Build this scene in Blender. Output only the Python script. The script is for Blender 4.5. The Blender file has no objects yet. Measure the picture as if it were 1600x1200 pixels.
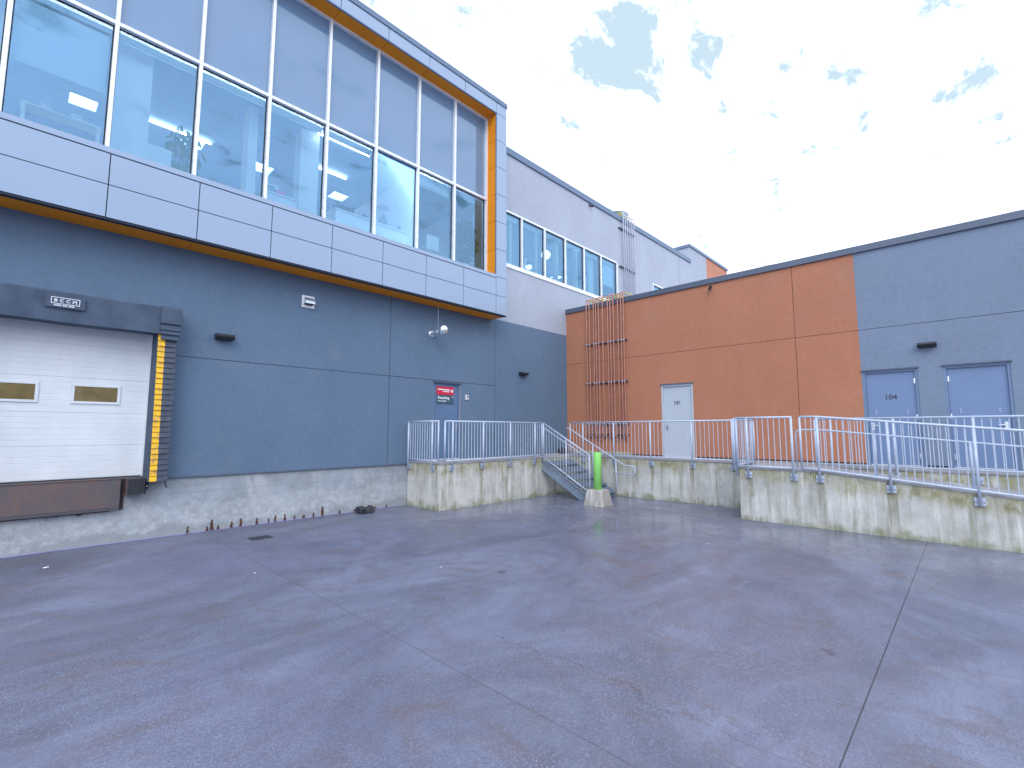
import bpy, bmesh, math, random
from mathutils import Vector, Matrix
R = math.radians
random.seed(7)
scene = bpy.context.scene
C = scene.collection

# ------------------------------------------------------------ camera
cam_d = bpy.data.cameras.new("camera"); cam = bpy.data.objects.new("camera", cam_d); C.objects.link(cam)
cam_d.sensor_width = 36.0; cam_d.lens = 743.53 / 1600 * 36
cam_d.clip_start = 0.05; cam_d.clip_end = 3000
cam.location = (0, 0, 2.05); cam.rotation_euler = (R(90 + 5.6075), 0, R(43.838 - 90))
scene.camera = cam
# ------------------------------------------------------------ world
GAPS = ((.86, .44, .19, .62), (.78, .50, .12, .45), (.74, .56, .12, .35), (1.19, .30, .075, .52), (1.153, .151, .07, .50), (1.362, .10, .075, .52), (1.363, -.081, .10, .58), (1.469, -.077, .07, .52), (1.055, .223, .05, .36), (1.529, .203, .035, .36), (1.267, .398, .035, .30), (1.10, .36, .04, .25))
SUN_EL, SUN_AZ = 38.0, 226.0          # azimuth measured counter-clockwise from +X: behind and left of the camera
W = bpy.data.worlds.new("World"); scene.world = W; W.use_nodes = True
nt = W.node_tree; N = nt.nodes; Lk = nt.links
for n in list(N): N.remove(n)
def wn(t, **k):
    n = N.new(t)
    for a, b in k.items(): setattr(n, a, b)
    return n
sky = wn('ShaderNodeTexSky'); sky.sky_type = 'NISHITA'; sky.sun_disc = False
sky.sun_elevation = R(SUN_EL); sky.sun_rotation = R(90 - SUN_AZ); sky.ozone_density = 2.0; sky.dust_density = 2.0
tc = wn('ShaderNodeTexCoord'); sp = wn('ShaderNodeSeparateXYZ'); Lk.new(tc.outputs['Generated'], sp.inputs[0])
def wm(op, a, b=None, c=None):
    n = wn('ShaderNodeMath', operation=op)
    for i, v in enumerate((a, b, c)):
        if v is None: continue
        if hasattr(v, 'links'): Lk.new(v, n.inputs[i])
        else: n.inputs[i].default_value = v
    return n.outputs[0]
zz = wm('ADD', wm('MAXIMUM', sp.outputs[2], 0.0), 0.18)
cu = wm('DIVIDE', sp.outputs[0], zz); cv = wm('DIVIDE', sp.outputs[1], zz)
cb = wn('ShaderNodeCombineXYZ'); Lk.new(cu, cb.inputs[0]); Lk.new(cv, cb.inputs[1])
n1 = wn('ShaderNodeTexNoise'); n1.inputs['Scale'].default_value = 7.0; n1.inputs['Detail'].default_value = 12; n1.inputs['Roughness'].default_value = 0.66; n1.inputs['Distortion'].default_value = 0.25
mpn = wn('ShaderNodeMapping'); mpn.inputs['Location'].default_value = (3.1, 7.4, 0); mpn.inputs['Scale'].default_value = (0.9, 1.5, 1)
Lk.new(cb.outputs[0], mpn.inputs[0]); Lk.new(mpn.outputs[0], n1.inputs['Vector'])
# an open gap in the cloud deck, above the roofs
def gap(cx, cy, rr):
    dx = wm('SUBTRACT', cu, cx); dy = wm('SUBTRACT', cv, cy)
    d = wm('SQRT', wm('ADD', wm('MULTIPLY', dx, dx), wm('MULTIPLY', dy, dy)))
    return wm('MAXIMUM', wm('SUBTRACT', 1.0, wm('DIVIDE', d, rr)), 0.0)
val = wm('ADD', wm('MULTIPLY', wm('SUBTRACT', n1.outputs[0], 0.5), 3.0), 0.64)
for a_, b_, r_, k_ in GAPS: val = wm('SUBTRACT', val, wm('MULTIPLY', gap(a_, b_, r_), k_))
cr = wn('ShaderNodeValToRGB'); cr.color_ramp.elements[0].position = 0.13; cr.color_ramp.elements[1].position = 0.41
Lk.new(val, cr.inputs[0])
n2 = wn('ShaderNodeTexNoise'); n2.inputs['Scale'].default_value = 5.0; n2.inputs['Detail'].default_value = 9
Lk.new(cb.outputs[0], n2.inputs['Vector'])
cr2 = wn('ShaderNodeValToRGB'); cr2.color_ramp.elements[0].position = 0.29; cr2.color_ramp.elements[1].position = 0.36
cr2.color_ramp.elements[0].color = (7.4, 7.7, 8.0, 1); cr2.color_ramp.elements[1].color = (12.2, 13.3, 15.6, 1)
Lk.new(n2.outputs[0], cr2.inputs[0])
mxb = wn('ShaderNodeMix', data_type='RGBA', blend_type='MIX'); mxb.inputs[0].default_value = 0.8
Lk.new(sky.outputs[0], mxb.inputs[6]); mxb.inputs[7].default_value = (5.7, 7.3, 8.3, 1)       # thin veil over the blue
mx = wn('ShaderNodeMix', data_type='RGBA', blend_type='MIX')
Lk.new(cr.outputs[0], mx.inputs[0]); Lk.new(mxb.outputs[2], mx.inputs[6]); Lk.new(cr2.outputs[0], mx.inputs[7])
bg = wn('ShaderNodeBackground'); bg.inputs[1].default_value = 0.10
Lk.new(mx.outputs[2], bg.inputs[0])
wo = wn('ShaderNodeOutputWorld'); Lk.new(bg.outputs[0], wo.inputs[0])
# ------------------------------------------------------------ sun (soft, behind thin cloud)
sd = bpy.data.lights.new("sun", 'SUN'); sd.energy = 0.9; sd.angle = R(32); sd.color = (1.0, 0.95, 0.88)
so = bpy.data.objects.new("sun", sd); C.objects.link(so)
dv = Vector((math.cos(R(SUN_EL)) * math.cos(R(SUN_AZ)), math.cos(R(SUN_EL)) * math.sin(R(SUN_AZ)), math.sin(R(SUN_EL))))
so.rotation_euler = dv.to_track_quat('Z', 'Y').to_euler(); so.location = (0, -5, 20)
scene.view_settings.view_transform = 'Standard'; scene.view_settings.look = 'None'
scene.view_settings.exposure = 0.40; scene.view_settings.gamma = 1
scene.render.engine = 'CYCLES'

# ============================================================ materials
class NB:
    def __init__(s, name):
        s.m = bpy.data.materials.new(name); s.m.use_nodes = True; s.t = s.m.node_tree
        for n in list(s.t.nodes): s.t.nodes.remove(n)
        s.out = s.n('ShaderNodeOutputMaterial'); s.b = s.n('ShaderNodeBsdfPrincipled')
        s.l(s.b.outputs[0], s.out.inputs[0]); s.g = s.n('ShaderNodeNewGeometry')
        s.p = s.n('ShaderNodeSeparateXYZ'); s.l(s.g.outputs['Position'], s.p.inputs[0])
        s.x, s.y, s.z = s.p.outputs
    def n(s, t, **k):
        n = s.t.nodes.new(t)
        for a, b in k.items(): setattr(n, a, b)
        return n
    def l(s, a, b): s.t.links.new(a, b)
    def put(s, v, i):
        if hasattr(v, 'links'): s.l(v, i)
        else: i.default_value = v
    def math(s, op, a, b=None, c=None, clamp=False):
        n = s.n('ShaderNodeMath', operation=op, use_clamp=clamp)
        for i, v in enumerate((a, b, c)):
            if v is not None: s.put(v, n.inputs[i])
        return n.outputs[0]
    def noise(s, scale, detail=4, rough=.55, dist=0., sc=(1, 1, 1), off=(0, 0, 0)):
        mp = s.n('ShaderNodeMapping'); mp.inputs['Scale'].default_value = sc; mp.inputs['Location'].default_value = off
        s.l(s.g.outputs['Position'], mp.inputs[0])
        n = s.n('ShaderNodeTexNoise'); n.inputs['Scale'].default_value = scale; n.inputs['Detail'].default_value = detail
        n.inputs['Roughness'].default_value = rough; n.inputs['Distortion'].default_value = dist
        s.l(mp.outputs[0], n.inputs['Vector']); return n.outputs[0]
    def ramp(s, v, a, b, ca=0., cb_=1.):
        n = s.n('ShaderNodeMapRange', clamp=True)
        s.put(v, n.inputs[0]); n.inputs[1].default_value = a; n.inputs[2].default_value = b
        n.inputs[3].default_value = ca; n.inputs[4].default_value = cb_; return n.outputs[0]
    def mix(s, f, a, b, mode='MIX'):
        n = s.n('ShaderNodeMix', data_type='RGBA', blend_type=mode)
        s.put(f, n.inputs[0])
        for v, i in ((a, 6), (b, 7)):
            if hasattr(v, 'links'): s.l(v, n.inputs[i])
            else: n.inputs[i].default_value = (*v, 1) if len(v) == 3 else v
        return n.outputs[2]
    def color(s, v):
        if hasattr(v, 'links'): s.l(v, s.b.inputs['Base Color'])
        else: s.b.inputs['Base Color'].default_value = (*v, 1)
    def set(s, **k):
        for a, v in k.items(): s.put(v, s.b.inputs[a.replace('_', ' ')])
    def bump(s, h, strength=.3, dist=.01):
        n = s.n('ShaderNodeBump'); n.inputs['Strength'].default_value = strength; n.inputs['Distance'].default_value = dist
        s.l(h, n.inputs['Height']); s.l(n.outputs[0], s.b.inputs['Normal'])
    def line(s, c, v, w):      # 1 on a line of half width w at coordinate v
        return s.math('LESS_THAN', s.math('ABSOLUTE', s.math('SUBTRACT', c, v)), w)

def plain(name, col, rough=.5, metal=0., var=.08, scale=6., bump=0., spec=.5, emit=None):
    b = NB(name); nz = b.noise(scale, 5)
    b.color(b.mix(b.ramp(nz, .3, .7), tuple(c * (1 - var) for c in col), tuple(min(1, c * (1 + var)) for c in col)))
    b.set(Roughness=b.ramp(b.noise(scale * 2, 3), .3, .7, max(.02, rough - .08), rough + .08), Metallic=metal)
    b.b.inputs['Specular IOR Level'].default_value = spec
    if bump: b.bump(b.noise(scale * 12, 4), bump, .004)
    if emit:
        b.b.inputs['Emission Color'].default_value = (*col, 1); b.b.inputs['Emission Strength'].default_value = emit
    return b.m

def render_wall(name, col, hz=(), vx=(), vy=(), var=.07, streak=.5, hx=None):
    b = NB(name)
    big = b.ramp(b.noise(.5, 5, .6, .4), .3, .7); fine = b.noise(60, 2, .6, 0, (1, 1, 2.4))
    grain = b.noise(22, 3, .7, 0, (.5, .5, 3.0)); stv = b.ramp(b.noise(2.2, 5, .6, 0, (1, 1, .12)), .45, .75)
    c = b.mix(big, tuple(k * (1 - var) for k in col), tuple(k * (1 + var) for k in col))
    c = b.mix(b.math('MULTIPLY', stv, .12 * streak), c, tuple(k * .55 for k in col))
    c = b.mix(b.ramp(grain, .3, .7, 0, .26), c, tuple(k * .62 for k in col))
    c = b.mix(b.ramp(b.noise(13, 5, .75), .38, .66, 0, .22), c, tuple(k * 1.45 for k in col))
    c = b.mix(b.ramp(b.noise(1.1, 7, .7, .2, (1, 1, .22), (5, 2, 1)), .5, .74, 0, .2), c, tuple(k * .7 for k in col))
    c = b.mix(b.ramp(b.noise(.7, 6, .65, .8, (1, 1, 1), (15, 2, 1)), .55, .75, 0, .14), c, (.30, .32, .34))
    c = b.mix(b.ramp(fine, .62, .8, 0, .25), c, tuple(k * 1.35 for k in col))
    m = None
    for ax, vs in ((b.z, hz), (b.x, vx), (b.y, vy)):
        for v in vs:
            e = b.line(ax, v, .0085)
            if hx is not None and ax is b.z: e = b.math('MULTIPLY', e, b.math('LESS_THAN', b.x, hx))
            m = e if m is None else b.math('MAXIMUM', m, e)
    h = b.math('ADD', b.math('MULTIPLY', fine, .6), grain)
    if m is not None:
        c = b.mix(b.math('MULTIPLY', m, .8), c, tuple(k * .16 for k in col)); h = b.math('SUBTRACT', h, b.math('MULTIPLY', m, 3))
    b.color(c); b.set(Roughness=.88); b.b.inputs['Specular IOR Level'].default_value = .25; b.bump(h, .45, .006)
    return b.m

def concrete(name, base, moss=1., dark=0., ramp=False):
    b = NB(name)
    zt = b.math('ADD', b.z, b.math('MULTIPLY', b.math('MAXIMUM', b.math('SUBTRACT', 2.4, b.y), 0.), .098)) if ramp else b.z
    bl = b.noise(1.7, 8, .62, .5); st = b.noise(5.2, 8, .68, .15, (1, 1, .09)); st2 = b.noise(9.0, 6, .65, .1, (1, 1, .06), (5, 9, 2))
    fine = b.noise(45, 4, .65)
    c = b.mix(b.ramp(bl, .32, .68), tuple(k * .72 for k in base), tuple(min(1, k * 1.12) for k in base))
    c = b.mix(b.ramp(b.noise(.9, 6, .6, 1.2, (1, 1, .6), (3, 1, 8)), .55, .72, 0, .5), c, (.66, .68, .68))
    pores = b.n('ShaderNodeTexVoronoi'); pores.inputs['Scale'].default_value = 11; b.l(b.g.outputs['Position'], pores.inputs['Vector'])
    pm = b.math('MULTIPLY', b.math('LESS_THAN', pores.outputs['Distance'], .075), b.math('GREATER_THAN', b.noise(2.3, 2, .5, 0, (1, 1, 1), (9, 9, 9)), .52))
    form = b.math('MAXIMUM', b.line(b.z, .82, .006), b.line(b.z, .40, .004))
    c = b.mix(b.math('MULTIPLY', form, b.ramp(bl, .4, .6, .05, .4)), c, tuple(k * .45 for k in base))
    if moss:
        top = b.ramp(b.math('ADD', zt, b.ramp(bl, .3, .7, -.14, .14)), .80, 1.02)
        c = b.mix(b.math('MULTIPLY', b.ramp(st, .50, .68, 0, .75), moss), c, (.20, .215, .13))
        c = b.mix(b.math('MULTIPLY', b.ramp(st2, .56, .70, 0, .8), b.math('MULTIPLY', b.ramp(b.z, .1, 1.1, .35, 1), moss)), c, (.17, .20, .075))
        c = b.mix(b.math('MULTIPLY', b.math('MULTIPLY', top, b.ramp(b.noise(3.4, 8, .72), .36, .60, .10, .9)), moss), c, (.33, .31, .15))
        c = b.mix(b.math('MULTIPLY', b.math('MULTIPLY', top, b.ramp(b.noise(4.5, 5, .65, 0, (1, 1, .7), (2, 2, 2)), .52, .68, 0, .75)), moss), c, (.17, .155, .06))
        drips = None
        for ax, vs in ((b.y, (3.79, 2.86, 2.37, 1.19, -.03, -1.25)) if ramp else (b.y, (9.52, 8.32, 7.04, 5.76, 4.65)), (b.x, () if ramp else (8.04, 9.14, 10.23, 11.34))):
            for v in vs:
                wv = b.math('ADD', ax, b.ramp(b.noise(3, 3), .3, .7, -.03, .03)); e = b.ramp(b.math('ABSOLUTE', b.math('SUBTRACT', wv, v)), .02, .10, 1, 0)
                drips = e if drips is None else b.math('MAXIMUM', drips, e)
        df = b.math('MULTIPLY', b.math('MULTIPLY', drips, b.ramp(zt, .1, .95, .1, .8)), b.ramp(b.noise(8, 6, .7, 0, (1, 1, .2), (3, 3, 3)), .35, .6, .25, 1))
        c = b.mix(df, c, (.19, .185, .09))
        low = b.ramp(b.math('ADD', b.z, b.ramp(b.noise(2.6, 5), .3, .7, -.16, .16)), .16, -.02)
        c = b.mix(b.math('MULTIPLY', low, .7 * moss), c, (.16, .18, .05))
        c = b.mix(b.ramp(b.noise(6.5, 7, .68, 0, (1, 1, .10), (20, 3, 4)), .54, .68, 0, .75), c, (.78, .78, .75))
        c = b.mix(b.ramp(b.noise(3.0, 7, .7, .3, (1, 1, .5), (30, 3, 4)), .56, .70, 0, .6), c, (.76, .77, .76))
    if dark:
        low = b.ramp(b.math('ADD', b.z, b.ramp(b.noise(1.3, 6, .6, 0, (1, 1, 1), (1, 2, 3)), .34, .66, -.16, .12)), .13, .07)
        c = b.mix(b.math('MULTIPLY', low, .8), c, (.17, .19, .20))
        edge = b.math('ADD', b.z, b.ramp(b.noise(.9, 6, .6, 0, (1, 1, 1), (7, 2, 3)), .3, .7, -.2, .2))
        c = b.mix(b.ramp(edge, .62, .57, 0, .45), c, (.46, .50, .54))
        c = b.mix(b.ramp(b.noise(5, 5, .6, .3, (1, 1, .16), (4, 4, 1)), .6, .75, 0, .35), c, (.23, .24, .22))
        c = b.mix(b.ramp(b.noise(1.6, 4, .6, .1, (1, 1, .1), (14, 4, 1)), .66, .76, 0, .5), c, (.42, .33, .22))
    if dark:
        c = b.mix(b.math('MULTIPLY', b.ramp(b.noise(7, 8, .72, .4), .46, .64, 0, .7), b.math('MULTIPLY', b.ramp(b.z, .75, .35, .25, 1.), b.math('SUBTRACT', 1., low))), c, (.58, .62, .66))
        c = b.mix(b.ramp(b.noise(4, 8, .72, .8, (1, 1, 1), (8, 8, 1)), .52, .70, 0, .45), c, (.22, .25, .27))
        c = b.mix(b.ramp(b.noise(2.2, 3, .5, 0, (1, 1, .05), (40, 4, 1)), .70, .73, 0, .5), c, (.56, .59, .62))
    c = b.mix(b.math('MULTIPLY', pm, .7), c, (.1, .1, .09))
    c = b.mix(b.ramp(fine, .35, .7, .0, .25), c, tuple(k * .5 for k in base))
    b.color(c); b.set(Roughness=.85); b.b.inputs['Specular IOR Level'].default_value = .3
    b.bump(b.math('ADD', b.math('ADD', bl, b.math('MULTIPLY', fine, .4)), b.math('MULTIPLY', pm, -.8)), .5, .012)
    return b.m

def ground_mat():
    b = NB('yard_concrete')
    sw = b.noise(.35, 7, .62, 1.6, (1, 1.5, 1)); br = b.noise(1.0, 7, .65, 2.6, (1, .7, 1), (11, 3, 0)); fn = b.noise(90, 3, .7)
    wet = b.ramp(b.noise(.28, 5, .55, .8, (1, 1, 1), (2, 8, 1)), .42, .6)
    brush = b.noise(2.2, 7, .72, 1.2, (.45, 1.7, 1), (3, 14, 0))
    c = b.mix(b.ramp(sw, .33, .66), (.090, .101, .150), (.196, .222, .322))
    c = b.mix(b.ramp(br, .50, .68, 0, .62), c, (.135, .098, .100))
    c = b.mix(b.ramp(brush, .50, .70, 0, .45), c, (.100, .098, .118))
    c = b.mix(b.ramp(b.noise(.8, 8, .7, 3.0, (1, 1, 1), (30, 4, 2)), .57, .74, 0, .5), c, (.26, .28, .36))
    c = b.mix(b.ramp(b.noise(.22, 4, .55, .5, (1, 1, 1), (40, 14, 2)), .52, .72, 0, .35), c, (.16, .16, .30))
    # salt and pepper aggregate
    vor = b.n('ShaderNodeTexVoronoi'); vor.inputs['Scale'].default_value = 80; b.l(b.g.outputs['Position'], vor.inputs['Vector'])
    sel = b.n('ShaderNodeSeparateColor'); b.l(vor.outputs['Color'], sel.inputs[0])
    agg = b.math('MULTIPLY', b.math('LESS_THAN', vor.outputs['Distance'], .33), b.math('GREATER_THAN', sel.outputs[0], .60))
    patch = b.ramp(b.noise(.7, 5, .6, .6, (1, 1, 1), (4, 4, 4)), .38, .62, .12, .9)
    c = b.mix(b.math('MULTIPLY', agg, b.math('MULTIPLY', patch, .75)), c, (.40, .44, .58))
    agd = b.math('MULTIPLY', b.math('LESS_THAN', vor.outputs['Distance'], .33), b.math('LESS_THAN', sel.outputs[0], .34))
    c = b.mix(b.math('MULTIPLY', agd, b.math('MULTIPLY', patch, .8)), c, (.055, .05, .07))
    c = b.mix(b.ramp(fn, .35, .65, 0, .4), c, (.07, .07, .095))
    c = b.mix(b.ramp(b.noise(34, 5, .8), .5, .7, 0, .45), c, (.28, .30, .40))
    wob = b.ramp(b.noise(3., 4, .6), 0, 1, -.02, .02)
    xw = b.math('ADD', b.x, wob); yw = b.math('ADD', b.y, wob)
    j = b.math('MAXIMUM', b.line(b.y, .72, .0055), b.line(b.y, -4.63, .0055))
    jf = b.math('MAXIMUM', b.math('MAXIMUM', b.line(xw, 2.78, .007), b.line(xw, 8.13, .004)), b.math('MULTIPLY', b.line(yw, 6.07, .005), b.math('GREATER_THAN', b.noise(1.5, 3), .44)))
    wob2 = b.ramp(b.noise(.9, 5, .6, 0, (1, 1, 1), (5, 5, 5)), 0, 1, -.45, .45)
    crk = b.math('MULTIPLY', b.math('MULTIPLY', b.line(b.math('ADD', b.x, wob2), 3.55, .006), b.math('LESS_THAN', b.y, 5.0)), b.math('GREATER_THAN', b.noise(1.1, 3, .5, 0, (1, 1, 1), (8, 3, 3)), .43))
    c = b.mix(b.math('MULTIPLY', j, .85), c, (.03, .03, .04))
    c = b.mix(b.math('MULTIPLY', b.math('MAXIMUM', jf, crk), .5), c, (.065, .055, .06))
    oil = b.ramp(b.noise(2.3, 4, .5, 0, (1, 1, 1), (17, 3, 9)), .72, .77, 0, .6)
    c = b.mix(oil, c, (.05, .05, .07))
    b.color(c)
    rg = b.math('SUBTRACT', b.ramp(b.noise(1.3, 6, .65, 1.2), .3, .7, .5, .75), b.math('MULTIPLY', b.math('ADD', b.math('MULTIPLY', wet, .5), .5), b.ramp(b.x, 3, 10, .05, .56)))
    b.set(Roughness=b.math('MAXIMUM', rg, .10)); b.b.inputs['Specular IOR Level'].default_value = .5
    h = b.math('ADD', b.math('MULTIPLY', fn, .35), b.math('MULTIPLY', agg, .2)); h = b.math('SUBTRACT', h, b.math('MULTIPLY', b.math('MAXIMUM', j, jf), 2.))
    b.bump(h, .14, .005); return b.m

def glass_mat(name, tint, refl=.16):
    b = NB(name); b.t.nodes.remove(b.b)
    tr = b.n('ShaderNodeBsdfTransparent'); tr.inputs[0].default_value = (*tint, 1)
    gl = b.n('ShaderNodeBsdfGlossy'); gl.inputs['Roughness'].default_value = .0; gl.inputs[0].default_value = (.40, .70, 1, 1)
    fr = b.n('ShaderNodeFresnel'); fr.inputs[0].default_value = 1.5
    f = b.math('ADD', b.math('MULTIPLY', fr.outputs[0], .9), refl, clamp=True)
    bn = b.n('ShaderNodeBump'); bn.inputs['Strength'].default_value = .03; bn.inputs['Distance'].default_value = .05
    b.l(b.noise(.9, 2), bn.inputs['Height']); b.l(bn.outputs[0], gl.inputs['Normal'])
    mxs = b.n('ShaderNodeMixShader'); b.l(f, mxs.inputs[0]); b.l(tr.outputs[0], mxs.inputs[1]); b.l(gl.outputs[0], mxs.inputs[2])
    b.l(mxs.outputs[0], b.out.inputs[0]); return b.m

M = {}
DJ = dict(hz=(3.55,), vx=(7.03, 11.06), vy=())
M['dark_wall'] = render_wall('dark_grey_render', (.125, .190, .285), (3.55,), (7.03, 11.06), hx=11.06)
M['dark_wall_plain'] = render_wall('dark_grey_render_plain', (.115, .20, .34))
M['light_wall'] = render_wall('light_grey_render', (.395, .44, .53), (), (25.7,), streak=.3)
M['orange_wall'] = render_wall('orange_render', (.46, .20, .122), (4.65,), (), (3.39,), streak=.8)
M['grey_wall'] = render_wall('blue_grey_render', (.205, .260, .360), (4.65,), ())
M['conc_moss'] = concrete('mossy_concrete', (.60, .60, .57))
M['conc_ramp'] = concrete('mossy_ramp_concrete', (.60, .60, .57), ramp=True)
M['conc_dock'] = concrete('dock_concrete', (.33, .375, .42), moss=0, dark=1)
M['conc_deck'] = concrete('deck_concrete', (.38, .38, .40), moss=0)
M['conc_block'] = concrete('block_concrete', (.46, .44, .42), moss=.35)
M['ground'] = ground_mat()
M['fringe'] = plain('lilac_fringe', (.24, .22, .48), .6, var=.2, scale=3)  # colour of a purple lens fringe, painted as a strip
M['panel'] = plain('metal_panel', (.30, .385, .52), .38, .25, .025, 1.2)
M['panel_back'] = plain('panel_gap', (.02, .03, .05), .8)
M['cap'] = plain('parapet_flashing', (.13, .19, .29), .45, .3, .06, 2)
M['cap_low'] = plain('low_parapet_flashing', (.11, .135, .19), .45, .3, .06, 2)
M['orange_panel'] = plain('orange_panel', (.84, .29, .012), .5, 0, .05, 2, spec=.25)
M['white_alu'] = plain('white_aluminium', (.80, .83, .88), .3, .1, .03, 3)
M['gasket'] = plain('black_gasket', (.012, .014, .02), .6)
M['glass'] = glass_mat('tinted_glass', (.74, .92, 1), .20)
M['glass2'] = glass_mat('tinted_glass_pale', (.68, .93, 1), .22)
M['spandrel'] = plain('spandrel_glass', (.135, .245, .40), .03, 0, .03, .6, spec=1.0)
M['in_white'] = plain('interior_white', (.92, .93, .94), .6, 0, .03)
M['in_ceil'] = plain('interior_ceiling', (.40, .54, .72), .8, 0, .05)  # blue of the glass and mirrored sky put into the ceiling colour
M['in_floor'] = plain('interior_floor', (.62, .63, .65), .5)
M['in_blue'] = plain('interior_wall', (.38, .54, .74), .8)  # wall colour mixes in the blue cast of glass and reflected sky
M['blind'] = plain('blind_fabric', (.72, .8, .86), .8, 0, .03)
M['lamp'] = plain('lit_lamp', (.9, .95, 1), .5, emit=9)
M['fill_glow'] = plain('added_fill_glow', (.92, .96, 1), .5, emit=150)  # glow for emitters added to brighten the office rooms
M['lampsoft'] = plain('lit_globe', (.9, .95, 1), .5, emit=1.2)
M['galv'] = plain('galvanised_rail', (.50, .58, .72), .5, .12, .10, 9, .1)
M['galv_dark'] = plain('galvanised_stair', (.27, .34, .44), .5, .5, .22, 14, .15)
M['bolt'] = plain('bolt_steel', (.25, .28, .33), .4, .8)
M['door_white'] = None
M['pad'] = plain('dock_pad_fabric', (.070, .098, .150), .8, 0, .25, 3, .35, .25)
M['flap'] = plain('pleat_vinyl', (.042, .060, .095), .45, 0, .4, 9, .3)
M['black'] = plain('black_rubber', (.028, .032, .042), .6, 0, .25, 9, .3)
M['yellow'] = NB('yellow_vinyl')
M['green'] = plain('green_paint', (.28, .74, .18), .45, 0, .06, 4)
M['door_blue'] = plain('blue_grey_door', (.165, .245, .42), .4, 0, .04, 2)
M['door_dark'] = plain('slate_blue_door', (.105, .185, .315), .4, 0, .05, 2)
M['door_pale'] = plain('pale_grey_door', (.50, .56, .64), .4, 0, .03, 2)
M['frame_dark'] = plain('dark_door_frame', (.09, .12, .18), .5)
M['frame_blue'] = plain('blue_door_frame', (.16, .235, .38), .45)
M['frame_tan'] = plain('bare_door_frame', (.42, .40, .43), .5)
M['steel'] = plain('stainless', (.75, .78, .82), .22, .9)
M['chrome'] = plain('vent_metal', (.66, .74, .82), .3, .75, .12, 20)
M['sill'] = plain('threshold', (.85, .88, .93), .3, .2)
M['light_body'] = plain('black_lamp_body', (.018, .022, .032), .4, 0, .1)
M['pipe_rust'] = plain('painted_pipe', (.46, .215, .165), .5, 0, .14, 5)
M['pipe_grey'] = plain('grey_pipe', (.46, .50, .62), .5)
M['pipe_yellow'] = plain('yellow_pipe', (.72, .58, .10), .5, 0, .2, 9)
M['strut'] = plain('dark_strut', (.07, .07, .09), .5, .3)
M['text_white'] = plain('white_lettering', (.82, .85, .92), .5, var=.02)
M['text_dark'] = plain('dark_lettering', (.05, .06, .09), .5, var=.02)
M['red'] = plain('red_sign', (.62, .025, .07), .35, var=.04)
M['teal'] = plain('slate_sign', (.045, .10, .145), .35, var=.04)
M['roof'] = plain('roof_membrane', (.3, .3, .32), .9)
M['leaf'] = None
M['pane_dark'] = plain('door_window_glass', (.46, .38, .23), .03, .7, spec=1.0)  # amber of the mirrored foliage put into the pane's base colour

b = NB('overhead_door_paint')
nz = b.noise(1.6, 6, .6, .4)
c = b.mix(b.ramp(nz, .3, .7), (.63, .68, .73), (.73, .77, .81))
c = b.mix(b.ramp(b.noise(4, 5, .6, 0, (1, 1, .2), (3, 3, 3)), .62, .8, 0, .2), c, (.45, .42, .38))
b.color(c); b.set(Roughness=.42); M['door_white'] = b.m
b = M['yellow']
c = b.mix(b.ramp(b.noise(9, 5, .65, 0, (1, 1, 1), (2, 3, 8)), .49, .64, 0, .75), (.88, .50, .008), (.36, .20, .12))
b.color(c); b.set(Roughness=.5); M['yellow'] = b.m
b = NB('checker_plate')
a1 = b.math('SINE', b.math('MULTIPLY', b.math('ADD', b.x, b.z), 105)); a2 = b.math('SINE', b.math('MULTIPLY', b.math('SUBTRACT', b.x, b.z), 105))
dm = b.math('MULTIPLY', b.math('GREATER_THAN', b.math('MULTIPLY', a1, a2), .35), 1.)
c = b.mix(b.ramp(b.noise(2.6, 6, .65, .5), .36, .6), (.10, .095, .115), (.16, .105, .095))
c = b.mix(b.ramp(b.noise(1.2, 4, .6, 0, (1, 1, 1), (3, 1, 5)), .55, .75, 0, .6), c, (.22, .20, .18))
c = b.mix(b.math('MULTIPLY', dm, .45), c, (.24, .22, .23))
b.color(c); b.set(Roughness=.6, Metallic=.35); b.bump(dm, .6, .006); M['plate'] = b.m
b = NB('rust'); c = b.mix(b.ramp(b.noise(14, 6, .65), .35, .65), (.045, .025, .02), (.15, .06, .035)); b.color(c); b.set(Roughness=.9)
b.bump(b.noise(60, 4), .8, .004); M['rust'] = b.m
b = NB('rust_streak')
al = b.ramp(b.noise(22, 6, .7, 0, (1, 1, .35)), .34, .52)
tr = b.n('ShaderNodeBsdfTransparent'); ms = b.n('ShaderNodeMixShader')
c = b.mix(b.ramp(b.noise(14, 6, .65), .35, .65), (.05, .025, .02), (.15, .06, .035)); b.color(c); b.set(Roughness=.9)
b.l(al, ms.inputs[0]); b.l(tr.outputs[0], ms.inputs[1]); b.l(b.b.outputs[0], ms.inputs[2]); b.l(ms.outputs[0], b.out.inputs[0]); M['streak'] = b.m
def leafmat(name, a, c2):
    b = NB(name); r = b.g.outputs['Random Per Island']; b.color(b.mix(r, a, c2)); b.set(Roughness=.6); return b.m
M['leaf'] = leafmat('autumn_leaves', (.16, .17, .02), (.60, .40, .03))
M['leaf_in'] = leafmat('indoor_plant_leaves', (.03, .10, .02), (.10, .22, .05))
M['bark'] = plain('bark', (.12, .09, .07), .9)

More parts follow.
